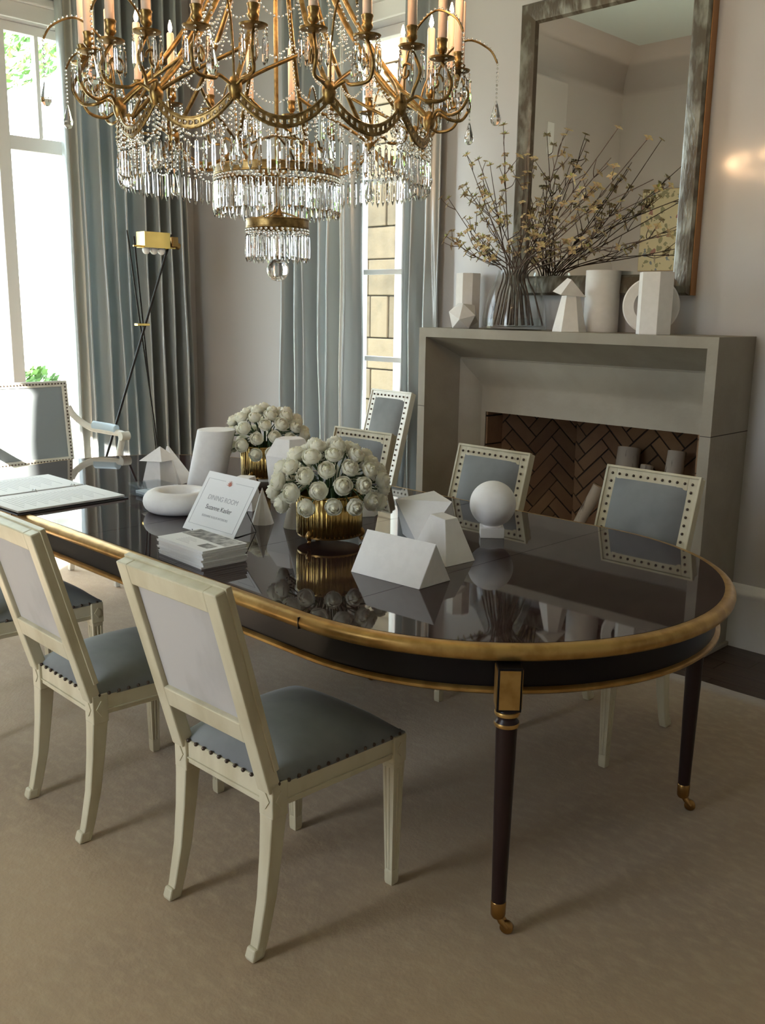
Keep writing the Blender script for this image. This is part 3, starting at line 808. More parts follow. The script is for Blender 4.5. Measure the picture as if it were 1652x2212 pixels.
    # seat rails
    def rail(a, b, th):
        a, b = Vector(a), Vector(b); d = (b-a).normalized(); n = Vector((-d.y, d.x, 0))
        return G().hexa([a.to_3d()+Vector((0, 0, zr0)), b.to_3d()+Vector((0, 0, zr0)), b.to_3d()+n*th+Vector((0, 0, zr0)), a.to_3d()+n*th+Vector((0, 0, zr0)),
                         a.to_3d()+Vector((0, 0, zr1)), b.to_3d()+Vector((0, 0, zr1)), b.to_3d()+n*th+Vector((0, 0, zr1)), a.to_3d()+n*th+Vector((0, 0, zr1))])
    c = [(-W+.004, yb-.018, 0), (W-.004, yb-.018, 0), (WF-.006, yf-.006, 0), (-WF+.006, yf-.006, 0)]
    npts = []
    for k in range(4):
        a, b = Vector(c[k]), Vector(c[(k+1) % 4]); d = (b-a).normalized(); n = Vector((-d.y, d.x, 0))
        if k == 0: a2, b2 = a+d*.045, b-d*.045
        else: a2, b2 = a+d*.03, b-d*.03
        obj('seat_rail', rail(a2, b2, .024), frame, t, bevel=.003)
        obj('rail_bead', G().tube([a2-n*.001+Vector((0, 0, zr0+.016)), b2-n*.001+Vector((0, 0, zr0+.016))], .003, 6), frame, t, 60)
        ln = (b-a).length; m = int(ln/.033)
        for i in range(m+1):
            f = (i+.5)/(m+1)
            npts.append(a+d*ln*f-n*.0005+Vector((0, 0, zr1+.001)))
    nails('seat_nailheads', npts, t)
    # seat cushion
    g = G(); n = 16; vs = []
    for j in range(n+1):
        for i in range(n+1):
            a, b = 2*i/n-1, 2*j/n-1
            hw = (W+(WF-W)*j/n)-.004
            y = yb-.012+(yf-yb+.010)*j/n
            z = zr1+.004+.030*(1-abs(a)**8)*(1-abs(b)**8)+.040*(1-abs(a)**2.2)*(1-abs(b)**2.2)
            vs.append((hw*a, y, z))
    m = n+1
    g.add(vs, [(j*m+i, j*m+i+1, (j+1)*m+i+1, (j+1)*m+i) for j in range(n) for i in range(n)])
    b0 = len(g.v)
    for (i, j) in ((0, 0), (n, 0), (n, n), (0, n)):
        v = g.v[j*m+i]; g.v.append((v[0], v[1], zr1-.006))
    for (c0, c1), strip in (((0, 1), [i for i in range(m)]), ((1, 2), [j*m+n for j in range(m)]), ((2, 3), [n*m+n-i for i in range(m)]), ((3, 0), [(n-j)*m for j in range(m)])):
        g.f.append(tuple(strip)+(b0+c1, b0+c0))
    g.f.append((b0, b0+1, b0+2, b0+3))
    obj('seat', g, velvet_m, t, 50)
    return t
chair0 = make_chair('cream dining chair with its silver velvet back turned outward, beside the table end leg')
spots = [((-1.832, 1.512), radians(1.5), None),
         ((-2.592, 1.472), radians(-1.0), 'cream dining chair with silver velvet back, second along from the front table leg'),
         ((-3.43, 1.50), radians(0), 'cream dining chair mostly hidden behind another, beside the open binder'),
         ((-1.80, 2.94), pi+radians(-1), 'cream dining chair with blue-grey cushion, standing before the right fireplace jamb'),
         ((-2.578, 2.94), pi+radians(-1), 'cream dining chair with blue-grey cushion behind the white ball on a base'),
         ((-3.39, 2.93), pi+radians(1), 'cream dining chair whose top rail shows just behind the front roses')]
for i, (xy, a, lab) in enumerate(spots):
    o = chair0 if i == 0 else copy_tree(chair0)
    o.location = (xy[0], xy[1], 0); o.rotation_euler = (0, 0, a)
    if lab: o['label'] = lab
tall = make_chair('taller cream chair with nailhead trim standing by itself in front of the narrow window', .172, .20, 1.088, cream_white)
tall.location = (-3.965, 3.66, 0); tall.rotation_euler = (0, 0, pi-radians(3))
tall['group'] = ''
del tall['group']

def armchair():
    t = thing('armchair', 'ivory armchair with grey leather back and pale blue arm pads at the table head', 'chair', (-4.93, 2.31, 0), radians(-90))
    W = .30
    A = Vector((0, -.215, .665)); B = Vector((0, -.262, 1.135)); ax = (B-A); HL = ax.length; ax.normalize(); nf = Vector((0, ax.z, -ax.y))
    def bp(u, w, d): return A+Vector((u, 0, 0))+ax*w+nf*d
    def bbox(u0, u1, w0, w1, d0, d1):
        return G().hexa([bp(u0, w0, d0), bp(u1, w0, d0), bp(u1, w0, d1), bp(u0, w0, d1), bp(u0, w1, d0), bp(u1, w1, d0), bp(u1, w1, d1), bp(u0, w1, d1)])
    for s in (-1, 1):
        obj('stile', bbox(min(s*W, s*(W-.032)), max(s*W, s*(W-.032)), -.26, HL, -.02, .02), cream_white, t, None, .006)
    obj('top_rail', bbox(-W+.03, W-.03, HL-.034, HL, -.02, .02), cream_white, t, None, .006)
    obj('bottom_rail', bbox(-W+.03, W-.03, 0, .034, -.02, .02), cream_white, t, None, .006)
    g = G(); n = 14; vs = []
    for d, h in ((.010, .016), (-.012, -.006)):
        for j in range(n+1):
            for i in range(n+1):
                a, b = 2*i/n-1, 2*j/n-1
                vs.append(bp((W-.03)*a, .032+(HL-.066)*j/n, d+h*(1-abs(a)**4)*(1-abs(b)**4)))
    m = n+1
    fs = [(k*m*m+j*m+i, k*m*m+j*m+i+1, k*m*m+(j+1)*m+i+1, k*m*m+(j+1)*m+i) for k in (0, 1) for j in range(n) for i in range(n)]
    for i in range(n):
        for a, b in ((i, i+1), (n*m+i, n*m+i+1), (i*m, (i+1)*m), (i*m+n, (i+1)*m+n)): fs.append((a, b, m*m+b, m*m+a))
    obj('back_panel', g.add(vs, fs), leather_m, t, 50)
    pts = []
    nu = 30
    for i in range(nu+1):
        u = -W+.018+(2*W-.036)*i/nu; pts += [bp(u, .017, .022), bp(u, HL-.017, .022)]
    for j in range(1, 22):
        w = .017+(HL-.034)*j/22; pts += [bp(-W+.017, w, .022), bp(W-.017, w, .022)]
    nails('back_nailheads', pts, t, .9)
    for s in (-1, 1):
        arm = obj('arm', G().tube(smooth_path([(s*.295, -.235, .985), (s*.315, -.20, .93), (s*.355, -.10, .875), (s*.395, .02, .862), (s*.415, .12, .858), (s*.42, .165, .852)], 6), [.020]*6+[.019]*25, 10, flat=.8), cream_white, t, 60)
        obj('scroll', G().tube([(s*.42-.026, .168, .846), (s*.42+.026, .168, .846)], .025, 16), cream_white, arm, 50)
        pad = smooth_path([(s*.362, -.085, .888), (s*.385, -.02, .884), (s*.405, .05, .880), (s*.413, .105, .876)], 5)
        obj('arm_pad', G().tube(pad, [.010]+[.026]*(len(pad)-2)+[.010], 12, flat=.8), pad_blue, arm, 60)
        obj('arm_support', G().tube(smooth_path([(s*.415, .155, .845), (s*.40, .13, .70), (s*.34, .20, .52), (s*.31, .235, .46)], 5), .018, 10), cream_white, t, 60)
        obj('leg', G().loft([[(s*.30+a*w, .225+b*w, z) for a, b in ((-1, -1), (1, -1), (1, 1), (-1, 1))] for z, w in ((0, .014), (.38, .022), (.47, .024))]), cream_white, t, bevel=.003)
        obj('leg', G().loft([[(s*.275+a*w, y+b*w, z) for a, b in ((-1, -1), (1, -1), (1, 1), (-1, 1))] for z, y, w in ((0, -.27, .015), (.2, -.225, .018), (.45, -.205, .021))]), cream_white, t, bevel=.003)
    obj('seat_rail', G().loft([[(-.29, -.22, z), (.29, -.22, z), (.32, .245, z), (-.32, .245, z)] for z in (.385, .45)]), cream_white, t, bevel=.006)
    obj('seat', G().loft([[(sx*(.285+.03*(sy+1)/2)*k, sy*.225*k+.012, z) for sx, sy in ((-1, -1), (1, -1), (1, 1), (-1, 1))] for z, k in ((.448, 1), (.50, 1.0), (.525, .93), (.532, .75))]), leather_m, t, bevel=.015)
    return t
armchair()

# ------------------------------------------------------------------ curtains
def curtain(label, a, b, n, z0, z1, folds, amp, seed, bands=(), flare=0.0):
    rr = random.Random(seed); a, b, n = Vector(a), Vector(b), Vector(n)
    t = thing('curtain', label, 'curtain', (a+b)/2+Vector((0, 0, z0)))
    o = (a+b)/2+Vector((0, 0, z0)); NU, NV = folds*16, 40
    ph = [rr.uniform(-.6, .6) for _ in range(folds+2)]; am = [rr.uniform(.45, 1.4) for _ in range(folds+2)]
    cr = [rr.uniform(0, 6.28) for _ in range(6)]
    def P(u, v):
        k = u*folds; i = int(min(k, folds-1)); f = k-i; f2 = f*f*(3-2*f)
        A_ = am[i]*(1-f2)+am[i+1]*f2; p = ph[i]*(1-f2)+ph[i+1]*f2
        drop = 1-v
        ww = sin(2*pi*(k+.16*p)+.5*sin(3*drop+p*3)*drop)
        d = amp*A_*(ww+.22*sin(4*pi*k+p))*(.85+.35*drop) + .018*sin(7*v+cr[0]+u*9)*drop + .006*sin(23*v+cr[1]+u*21)*drop
        uu = u+(u-.5)*flare*drop*drop+.012*sin(5*v+cr[2])*drop
        return a.lerp(b, uu)+n*(d+amp*1.3+.02)+Vector((0, 0, z0+(z1-z0)*v))-o
    def strip(name, u0, u1, mat, parent):
        nu = max(6, int(NU*(u1-u0))); vs = []
        for j in range(NV+1):
            for i in range(nu+1): vs.append(P(u0+(u1-u0)*i/nu, j/NV))
        m = nu+1
        ob = obj(name, G().add(vs, [(j*m+i, j*m+i+1, (j+1)*m+i+1, (j+1)*m+i) for j in range(NV) for i in range(nu)]), mat, parent, 180)
        s = ob.modifiers.new('thickness', 'SOLIDIFY'); s.thickness = .003; s.offset = 0
        return ob
    cuts = [0]+[x for bnd in bands for x in bnd]+[1]
    for i in range(0, len(cuts)-1):
        strip('border_band' if i % 2 else 'panel', cuts[i], cuts[i+1], silk_stripe if i % 2 else silk_m, t)
    return t
CZ0, CZ1 = ZF+.004, 3.92
curtain('wide blue-grey silk curtain hanging beside the tall window', (XB, 3.21, 0), (XB, 4.17, 0), (1, 0, 0), CZ0, CZ1, 9, .078, 11, ((.075, .115),), .04)
curtain('blue-grey silk curtain with cream band, hanging on the wall-corner side of the narrow window', (-5.05, YR, 0), (-4.44, YR, 0), (0, -1, 0), CZ0, CZ1, 6, .072, 5, ((.80, .875),), .03)
curtain('narrow blue-grey silk curtain squeezed between the narrow window and the fireplace', (-4.035, YR, 0), (-3.79, YR, 0), (0, -1, 0), CZ0, CZ1, 3, .05, 23, ((.13, .27),), .0)
for (p0, p1, lab) in (((XB+.10, 3.15, 3.95), (XB+.10, 4.25, 3.95), 'curtain rod above the wide curtain by the tall window'), ((-5.15, YR-.10, 3.95), (-3.70, YR-.10, 3.95), 'curtain rod above the narrow window')):
    r_ = thing('curtain_rod', lab, 'rod', p0)
    d = Vector(p1)-Vector(p0)
    obj('pole', G().tube([(0, 0, 0), d], .016, 12), brass_m, r_, 60)
    wallv = Vector((-1, 0, 0)) if abs(d.y) > abs(d.x) else Vector((0, 1, 0))
    for f in (.03, .97): obj('bracket', G().tube([d*f, d*f+wallv*.10], .010, 8), brass_m, r_, 60)

# ------------------------------------------------------------------ floor lamp of crossed rods
def rod_lamp():
    X = -5.62
    t = thing('floor_lamp', 'floor lamp of crossed black rods with small brass shade before the wide curtain', 'lamp', (X, 3.35, 0))
    o = Vector((X, 3.35, 0))
    def R(p, q, off):
        a, b = onx(*p, X+off)-o, onx(*q, X+off)-o
        d = (b-a); k = (0.004-a.z)/d.z
        return a, a+d*k
    a, f = R((371, 507), (245, 935), .02); obj('rod', G().tube([a, f], .0085, 8), iron_m, t, 60)
    a2, f2 = R((274, 497), (303, 705), .0); f2b = onx(336, 935, X)-o
    k = (0.004-f2b.z)/((onx(303, 705, X)-o)-f2b).z
    obj('rod', G().tube([a2, onx(304, 710, X)-o, onx(336, 935, X)-o, f2b+((onx(304, 710, X)-o)-f2b)*k], [.005, .0065, .0065, .0065], 8), iron_m, t, 60)
    a3, f3 = R((289, 510), (318, 790), -.03); obj('rod', G().tube([a3, f3], .006, 8), iron_m, t, 60)
    c = onx(305, 701, X+.02)-o
    obj('brass_clip', G().box(c.x-.012, c.x+.035, c.y-.045, c.y+.045, c.z-.008, c.z+.008), brass_m, t, bevel=.003)
    p0, p1 = onx(303, 500, X+.04)-o, onx(359, 538, X+.04)-o
    sh = obj('shade', G().add([(p0.x+.05, p0.y, p1.z), (p0.x+.05, p1.y, p1.z), (p0.x+.05, p1.y, p0.z), (p0.x+.05, p0.y, p0.z), (p0.x-.05, p0.y, p1.z), (p0.x-.05, p1.y, p1.z), (p0.x-.05, p1.y, p0.z), (p0.x-.05, p0.y, p0.z)],
             [(0, 1, 2, 3), (7, 6, 5, 4), (3, 2, 6, 7), (0, 3, 7, 4), (1, 5, 6, 2)]), brass_m, t, None)
    for k in range(3):
        y = p0.y+(p1.y-p0.y)*(.2+.3*k)
        obj('bulb', G().sphere((p0.x, y, p1.z-.012), .026, 14, 10, 1.1), plastic_m, sh, 60)
    obj('arm', G().tube([(p0.x, p0.y-.055, p1.z+.008), (p0.x, p1.y+.07, p1.z+.008)], .006, 8), brass_m, t, 60)
    e = onx(372, 522, X+.02)-o
    obj('hub', G().box(e.x-.02, e.x+.03, e.y-.02, e.y+.03, e.z-.035, e.z+.03), dark_brass, t, bevel=.006)
    obj('knob', G().tube([(e.x, e.y+.02, e.z-.02), (e.x, e.y+.05, e.z-.03)], .022, 14), dark_brass, t, 50)
    return t
rod_lamp()

# ------------------------------------------------------------------ objects on the table
def poly_solid(name, verts, faces, label, cat, loc, rotz=0.0, bevel=.002):
    o = obj(name, G().add(verts, faces), solid_white, None, None, bevel, loc, (0, 0, rotz))
    return tag(o, label, cat)
def frustum(n, r0, r1, h, ph=0, sx=1, top_shift=(0, 0), z0=0):
    a = [(r0*cos(2*pi*i/n+ph)*sx, r0*sin(2*pi*i/n+ph), z0) for i in range(n)]
    b = [(r1*cos(2*pi*i/n+ph)*sx+top_shift[0], r1*sin(2*pi*i/n+ph)+top_shift[1], z0+h) for i in range(n)]
    g = G().loft([a, b]); return g.v, g.f
TT = TZ
# triangular prism lying in front
c1, c2, c3 = onz(757, 1235, TT), onz(905, 1274, TT), onz(973, 1254, TT)
c4 = c1+(c3-c2); rg0 = (c1+c4)/2+Vector((0, 0, .125)); rg1 = (c2+c3)/2+Vector((0, 0, .125))
ctr = (c1+c3)/2
V = [p-ctr for p in (c1, c2, c3, c4, rg0, rg1)]
poly_solid('triangular_prism', V, [(0, 3, 2, 1), (0, 1, 5, 4), (3, 4, 5, 2), (1, 2, 5), (0, 4, 3)], 'white plaster triangular prism lying nearest the front gilt table edge', 'sculpture', ctr)
# truncated pyramid
f1, f2, f3 = onz(888, 1190, TT), onz(963, 1226, TT), onz(1026, 1211, TT)
f4 = f1+(f3-f2); ctr = (f1+f3)/2
B_ = [f1, f2, f3, f4]; T_ = [ctr+(p-ctr)*.42+Vector((0, 0, .135)) for p in B_]
V = [p-ctr for p in B_+T_]
poly_solid('truncated_pyramid', V, [(3, 2, 1, 0), (4, 5, 6, 7), (0, 1, 5, 4), (1, 2, 6, 5), (2, 3, 7, 6), (3, 0, 4, 7)], 'white plaster square truncated pyramid between the prism and the ball', 'sculpture', ctr)
# inverted faceted block
ic = onz(900, 1140, TT)
def tw(px, py, z): return onz(px, py, TT+z)-ic
tp = [tw(854, 1078, .152), tw(937, 1060, .152), tw(976, 1084, .152)]; cen = (tp[0]+tp[1]+tp[2])/3
V = tp+[Vector((2*cen.x-p.x, 2*cen.y-p.y, 0)) for p in tp]
bmv = bmesh.new()
for v in V: bmv.verts.new(v)
bmesh.ops.convex_hull(bmv, input=bmv.verts)
me = bpy.data.meshes.new('faceted_block'); bmv.to_mesh(me); bmv.free(); me.materials.append(solid_white)
fbk = link('faceted_block', me, None, ic); tag(fbk, 'white plaster faceted wedge block wider at the top, behind the truncated pyramid', 'sculpture')
# ball on a base
sc_ = onz(1064, 1160, TT)+Vector((-.015, .012, 0))
bl_ = thing('ball_on_base', 'white plaster ball resting on a small square base', 'sculpture', sc_, radians(42))
obj('ball', G().sphere((0, 0, .118), .0825, 40, 24), solid_white, bl_, 60)
obj('base', G().box(-.042, .042, -.042, .042, 0, .036), solid_white, bl_, bevel=.002)
obj('neck', G().lathe([(.034, .034), (.030, .044), (.034, .052)], 20), solid_white, bl_, 60)
# small faceted cone, larger cone
p = onz(567, 1130, TT); v, f = frustum(10, .043, .001, .135); poly_solid('faceted_cone', v, f, 'small slim white plaster faceted cone beside the sign card', 'sculpture', p, .2, 0)
p = onz(642, 1138, TT); v, f = frustum(36, .052, .010, .185)
tag(obj('plaster_cone', G().add(v, f), solid_white, None, 40, .001, p), 'larger smooth white plaster cone half hidden by the front gold pot', 'sculpture')
p = onz(530, 1098, TT); v, f = frustum(4, .075, .045, .13, pi/4); poly_solid('tapered_block', v, f, 'white plaster tapered block behind the sign card', 'sculpture', p, radians(30))
# tall faceted block behind the bouquet
p = onz(628, 1085, TT)
g = G().loft([[(r*cos(2*pi*i/5+.5), r*sin(2*pi*i/5+.5), z) for i in range(5)] for r, z in ((.085, 0), (.105, .20), (.062, .27))])
tag(obj('plaster_pentagon_block', g, solid_white, None, None, .002, p), 'tall white plaster five-sided block with slanting top between the two rose pots', 'sculpture')
p = onz(790, 1115, TT)+Vector((-.02, .02, 0)); v, f = frustum(6, .05, .03, .11); poly_solid('hexagonal_block', v, f, 'small white plaster hexagonal block peeking out behind the front gold pot', 'sculpture', p)
# oblique cylinder
p = onz(444, 1048, TT)
sh = rgt*0.055; sh.z = 0
a = [(.084*cos(2*pi*i/40), .084*sin(2*pi*i/40), 0) for i in range(40)]
b = [(.084*cos(2*pi*i/40)+sh.x, .084*sin(2*pi*i/40)+sh.y, .255) for i in range(40)]
tag(obj('oblique_cylinder', G().loft([a, b]), solid_white, None, 40, .002, p), 'white plaster slanted cylinder beside the rear rose pot', 'sculpture')
# ring
p = onz(388, 1103, TT)+Vector((0, 0, 0))
ring = [(.098*cos(2*pi*i/48), .098*sin(2*pi*i/48), .043) for i in range(48)]
tag(obj('plaster_ring', G().tube(ring, .043, 20, True), solid_white, None, 80, 0, p), 'white plaster ring lying flat in front of the slanted cylinder', 'sculpture')
# tapered block with tilted cap, and pyramid behind
p = onz(346, 1052, TT)
t = thing('capped_block', 'white plaster tapered block with a tilted pyramid cap beside the acrylic tray', 'sculpture', p, radians(15))
v, f = frustum(4, .082, .052, .125, pi/4); obj('block', G().add(v, f), solid_white, t, bevel=.002)
g = G().add([(-.07, -.055, 0), (.065, -.055, .0), (.065, .055, .0), (-.07, .055, .0), (.01, 0, .062)], [(3, 2, 1, 0), (0, 1, 4), (1, 2, 4), (2, 3, 4), (3, 0, 4)])
obj('cap', g.move(Matrix.Translation((0, 0, .122)) @ Matrix.Rotation(radians(-3), 4, 'Y')), solid_white, t, bevel=.001)
p = onz(382, 1040, TT); v, f = frustum(4, .088, .006, .165, pi/4, 1, (-.03, -.02)); poly_solid('pyramid', v, f, 'white plaster leaning pyramid right behind the capped block', 'sculpture', p, radians(25))
# acrylic tray
p = onz(338, 1076, TT)+Vector((-.03, .02, 0))
t = thing('acrylic_tray', 'clear acrylic box tray in front of the capped block', 'tray', p, radians(-3))
for nm, bx in (('base', (-.115, .115, -.07, .07, .002, .008)), ('side', (-.115, .115, -.07, -.065, .008, .046)), ('side', (-.115, .115, .065, .07, .008, .046)), ('side', (-.115, -.110, -.065, .065, .008, .046)), ('side', (.110, .115, -.065, .065, .008, .046)), ('lid', (-.117, .117, -.072, .072, .046, .051))):
    obj(nm, G().box(*bx), acrylic_m, t)
obj('paper', G().box(-.09, .09, -.05, .05, .0085, .02), paper_m, t)

# gold fluted pots with roses ------------------------------------------
def gold_pot(loc, label, group='gold rose pots'):
    t = thing('gold_pot', label, 'vase', loc, 0, group)
    n = 44; ring = []
    def sec(r, z, k):
        out = []
        for i in range(n):
            for q in range(4):
                a = 2*pi*(i+q/4)/n; out.append(((r+k*(0, .7, 1, .7)[q])*cos(a), (r+k*(0, .7, 1, .7)[q])*sin(a), z))
        return out
    r = .111
    obj('body', G().loft([sec(r-.004, .030, 0.0), sec(r-.001, .034, .0045), sec(r, .165, .0045), sec(r-.002, .169, 0.0), sec(r-.006, .169, 0), sec(r-.006, .04, 0)]), pot_gold, t, 60)
    obj('rim', G().tube([(r*1.005*cos(2*pi*i/48), r*1.005*sin(2*pi*i/48), .168) for i in range(48)], .0045, 8, True), pot_gold, t, 80)
    obj('base', G().lathe([(.10, .024), (r, .027), (r+.001, .034), (.10, .036)], 48), dark_brass, t, 50)
    for k in range(3):
        a = math.atan2(-loc[1], -loc[0])-radians(38)+k*2*pi/3
        d = Vector((cos(a), sin(a), 0))
        obj('foot', G().tube(smooth_path([d*.105+Vector((0, 0, .05)), d*.117+Vector((0, 0, .035)), d*.108+Vector((0, 0, .020)), d*.116+Vector((0, 0, .0088))], 4), [.009]*4+[.008]*4+[.006]*4+[.008], 8), dark_brass, t, 60)
    obj('filling', G().lathe([(r-.008, .12), (r-.008, .135)], 32), leaf_m, t)
    return t
# rose prototype: petals in three whorls
def petal_mesh(R, h, top, lip, width, base=.12):
    g = G(); n = 6; vs = []
    for j in range(n+1):
        for i in range(n+1):
            a = (i/n-.5)*2; v = j/n
            if v < .55: r = R*(base+(1-base)*sin(v/.55*pi/2))
            else: r = R+(top-R)*((v-.55)/.45)**1.6
            r += lip*max(0, (v-.72)/.28)**1.7*(1-.35*a*a)+.0022*a
            w = width*(.55+.45*sin(min(1, v*1.25)*pi/2))*(1-.30*max(0, (v-.7)/.3)**2)
            z = h*(v-.10*v*v)*(1-.10*a*a*v)-lip*.75*max(0, (v-.80)/.20)**2
            vs.append((r*cos(a*w/2), r*sin(a*w/2), z))
    m = n+1
    return g.add(vs, [(j*m+i, j*m+i+1, (j+1)*m+i+1, (j+1)*m+i) for j in range(n) for i in range(n)]).mesh('petal', petal_m, 180)
PET_OUT = petal_mesh(.0300, .050, .0235, .0065, 1.9); PET_MID = petal_mesh(.0262, .056, .0150, .0032, 2.0); PET_IN = petal_mesh(.0195, .058, .0075, .0016, 2.6)
def heart():
    g = G()
    for k in range(3):
        prof = [(.004, .004), (.0125-.003*k, .020), (.0125-.0032*k, .036), (.0080-.0022*k, .047+.0015*k), (.0045-.0010*k, .050+.0015*k)]
        g.lathe(prof, 12)
    return g.mesh('heart', heart_m, 60)
HEART = heart()
g = G()
for k in range(5):
    a = 2*pi*k/5; d = Vector((cos(a), sin(a), 0)); s = Vector((-d.y, d.x, 0))
    g.add([d*.004-s*.003, d*.004+s*.003, d*.021+s*.003+Vector((0, 0, .004)), d*.030+Vector((0, 0, -.004)), d*.021-s*.003+Vector((0, 0, .004))], [(0, 1, 2, 3, 4)])
SEPAL = g.mesh('sepals', leaf_m)
STEM = G().tube([(0, 0, -1), (0, 0, .004)], .0028, 6).mesh('stem', leaf_m, 60)
g = G(); g.add([(0, 0, 0), (.010, .022, .004), (0, .052, -.004), (-.010, .022, .004), (0, .024, 0)], [(0, 1, 4), (1, 2, 4), (2, 3, 4), (3, 0, 4)])
LEAF = g.mesh('leaf', leaf_m)
def rose(loc, centre, dirv, size, R, label, group, rr):
    """centre: middle of the bloom in world space"""
    q = Vector((0, 0, 1)).rotation_difference(dirv)
    base = centre-dirv*.030*size
    t = thing('white_rose', label, 'rose', base, 0, group)
    t.rotation_mode = 'QUATERNION'; t.rotation_quaternion = q
    t.scale = (size, size, size)
    ph = rr.uniform(0, 6.28)
    for me, k, n, tilt in ((PET_OUT, 0, 5, rr.uniform(-.04, .12)), (PET_MID, .6, 5, rr.uniform(-.05, .05)), (PET_IN, .2, 3, -.02)):
        for i in range(n):
            o = link('petal', me, t, (0, 0, 0)); o.rotation_euler = (0, tilt*rr.uniform(.6, 1.4), ph+k+2*pi*i/n+rr.uniform(-.15, .15))
    link('heart', HEART, t); link('sepals', SEPAL, t, (0, 0, .002), None, (.75, .75, .75))
    # the stem bends over the rim and runs down into the filling of the pot
    rel = base-loc; h = Vector((rel.x, rel.y, 0)); f = min(1.0, h.length/R); e = h.normalized() if h.length > 1e-4 else Vector((1, 0, 0))
    lift = max(0.0, min(1.0, (rel.z-.12)/.17))             # low roses keep to the rim, high ones to the middle
    end = e*min(h.length*.55, .084-.052*lift)+Vector((0, 0, .132)); pts = [rel+dirv*.004*size]
    if h.length > .085: pts += [rel-dirv*.012, e*(.097-.045*lift)+Vector((0, 0, .190+.040*lift))]
    pts.append(end)
    path = smooth_path(pts, 5) if len(pts) > 2 else pts
    qi = q.inverted()
    obj('stem', G().tube([(qi @ (p-rel))/size for p in path], .0026/size, 6), leaf_m, t, 60)
    if rr.random() < .4:
        l = link('leaf', LEAF, t, (0, 0, -.004)); l.rotation_euler = (rr.uniform(-.9, -.6), 0, rr.uniform(0, 6.28)); l.scale = (.6, .6, .6)
def bouquet(loc, n, label, group, seed, cz=.192, R=.192, H=.148, keep_off=()):
    rr = random.Random(seed); loc = Vector(loc); ga = pi*(3-sqrt(5)); U = []; S = []
    for i in range(n):
        z = 1-(i+.5)/n*1.27; az = i*ga
        U.append(Vector((sqrt(max(0, 1-z*z))*cos(az), sqrt(max(0, 1-z*z))*sin(az), z))); S.append(rr.uniform(.90, 1.04))
    E = [rr.uniform(.97, 1.04) for _ in range(n)]
    P = lambda i: Vector((U[i].x*R, U[i].y*R, U[i].z*H))*E[i]
    for it in range(240):                              # let the blooms settle side by side
        D = [Vector() for _ in range(n)]
        for i in range(n):
            for j in range(i):
                d = P(i)-P(j); L = d.length; want = .0765*(S[i]+S[j])/2
                if L < want: d = d/(L+1e-6)*(want-L)*.5; D[i] += d; D[j] -= d
            for c, r, top in keep_off:
                d = loc+Vector((0, 0, cz))+P(i)-Vector(c)
                if d.z-.036 < top:
                    d.z = 0; want = r+.040*S[i]
                    if d.length < want: D[i] += d.normalized()*(want-d.length)
        for i in range(n):
            q = P(i)+D[i]; u = Vector((q.x/R, q.y/R, q.z/H)).normalized(); u.z = max(u.z, -.30); U[i] = u.normalized()
    for i in range(n):
        off = P(i); d = Vector((off.x/R, off.y/R, off.z/H*.9+.12)).normalized()
        d = (d+Vector((rr.uniform(-.06, .06), rr.uniform(-.06, .06), rr.uniform(-.05, .08)))).normalized()
        rose(loc, loc+Vector((0, 0, cz))+off, d, S[i], R, label, group, rr)
P1 = Vector((-2.385, 2.145, TT)); P2 = Vector((-3.445, 2.70, TT))
gold_pot(P1, 'fluted gold pot with small feet holding roses, standing behind the white prism')
gold_pot(P2, 'fluted gold pot of roses beside the white slanted cylinder')
bouquet(P1, 52, 'ivory white rose in the gold pot behind the white prism', 'roses in the front gold pot', 3)
cyl_top = onz(444, 1048, TT)+Vector((rgt.x, rgt.y, 0))*.045
bouquet(P2, 48, 'ivory white rose in the gold pot beside the slanted cylinder', 'roses in the rear gold pot', 8, keep_off=((cyl_top, .090, TT+.258),))

# sign card on a wire easel --------------------------------------------
def text_mesh(body, size, mat, name, align='CENTER'):
    cu = bpy.data.curves.new(name, 'FONT'); cu.body = body; cu.size = size; cu.align_x = align; cu.extrude = .0002
    o = bpy.data.objects.new(name, cu); C.objects.link(o)
    dg = bpy.context.evaluated_depsgraph_get(); me = bpy.data.meshes.new_from_object(o.evaluated_get(dg))
    bpy.data.objects.remove(o); me.materials.clear(); me.materials.append(mat); me.name = name
    return me
bc = Vector((-2.715, 1.862, TT+.006)); tilt = math.atan2(.125, .197)
card = thing('sign_card', 'white printed card leaning on a small wire easel, reading DINING ROOM', 'sign', bc)
rx = Matrix.Rotation(-tilt, 4, 'X')
def cardpart(name, me, x, z, d=0.0):
    o = link(name, me, card); o.matrix_local = rx @ Matrix.Translation((x, -.0014-d, z)) @ Matrix.Rotation(pi/2, 4, 'X'); return o
obj('card', G().box(-.15, .15, -.0012, .0012, 0, .232).move(rx), paper_m, card)
for i_, (nm, txt, sz, z, mat) in enumerate((('lettering', 'DINING ROOM', .026, .128, ink_pale), ('lettering', 'Suzanne Kasler', .025, .092, ink_m), ('lettering', 'SUZANNE KASLER INTERIORS', .0115, .062, ink_pale))):
    cardpart(nm, text_mesh(txt, sz, mat, nm), 0, z)
g = G()
for a0, a1, b0, b1 in ((-.132, -.03, .205, .2062), (.03, .132, .205, .2062), (-.132, .132, .026, .0272), (-.132, -.1308, .026, .2062), (.1308, .132, .026, .2062)):
    g.box(a0, a1, -.0018, -.0010, b0, b1)
bo = obj('printed_border', g.move(rx), ink_pale, card); bo['kind'] = 'stuff'
g = G()
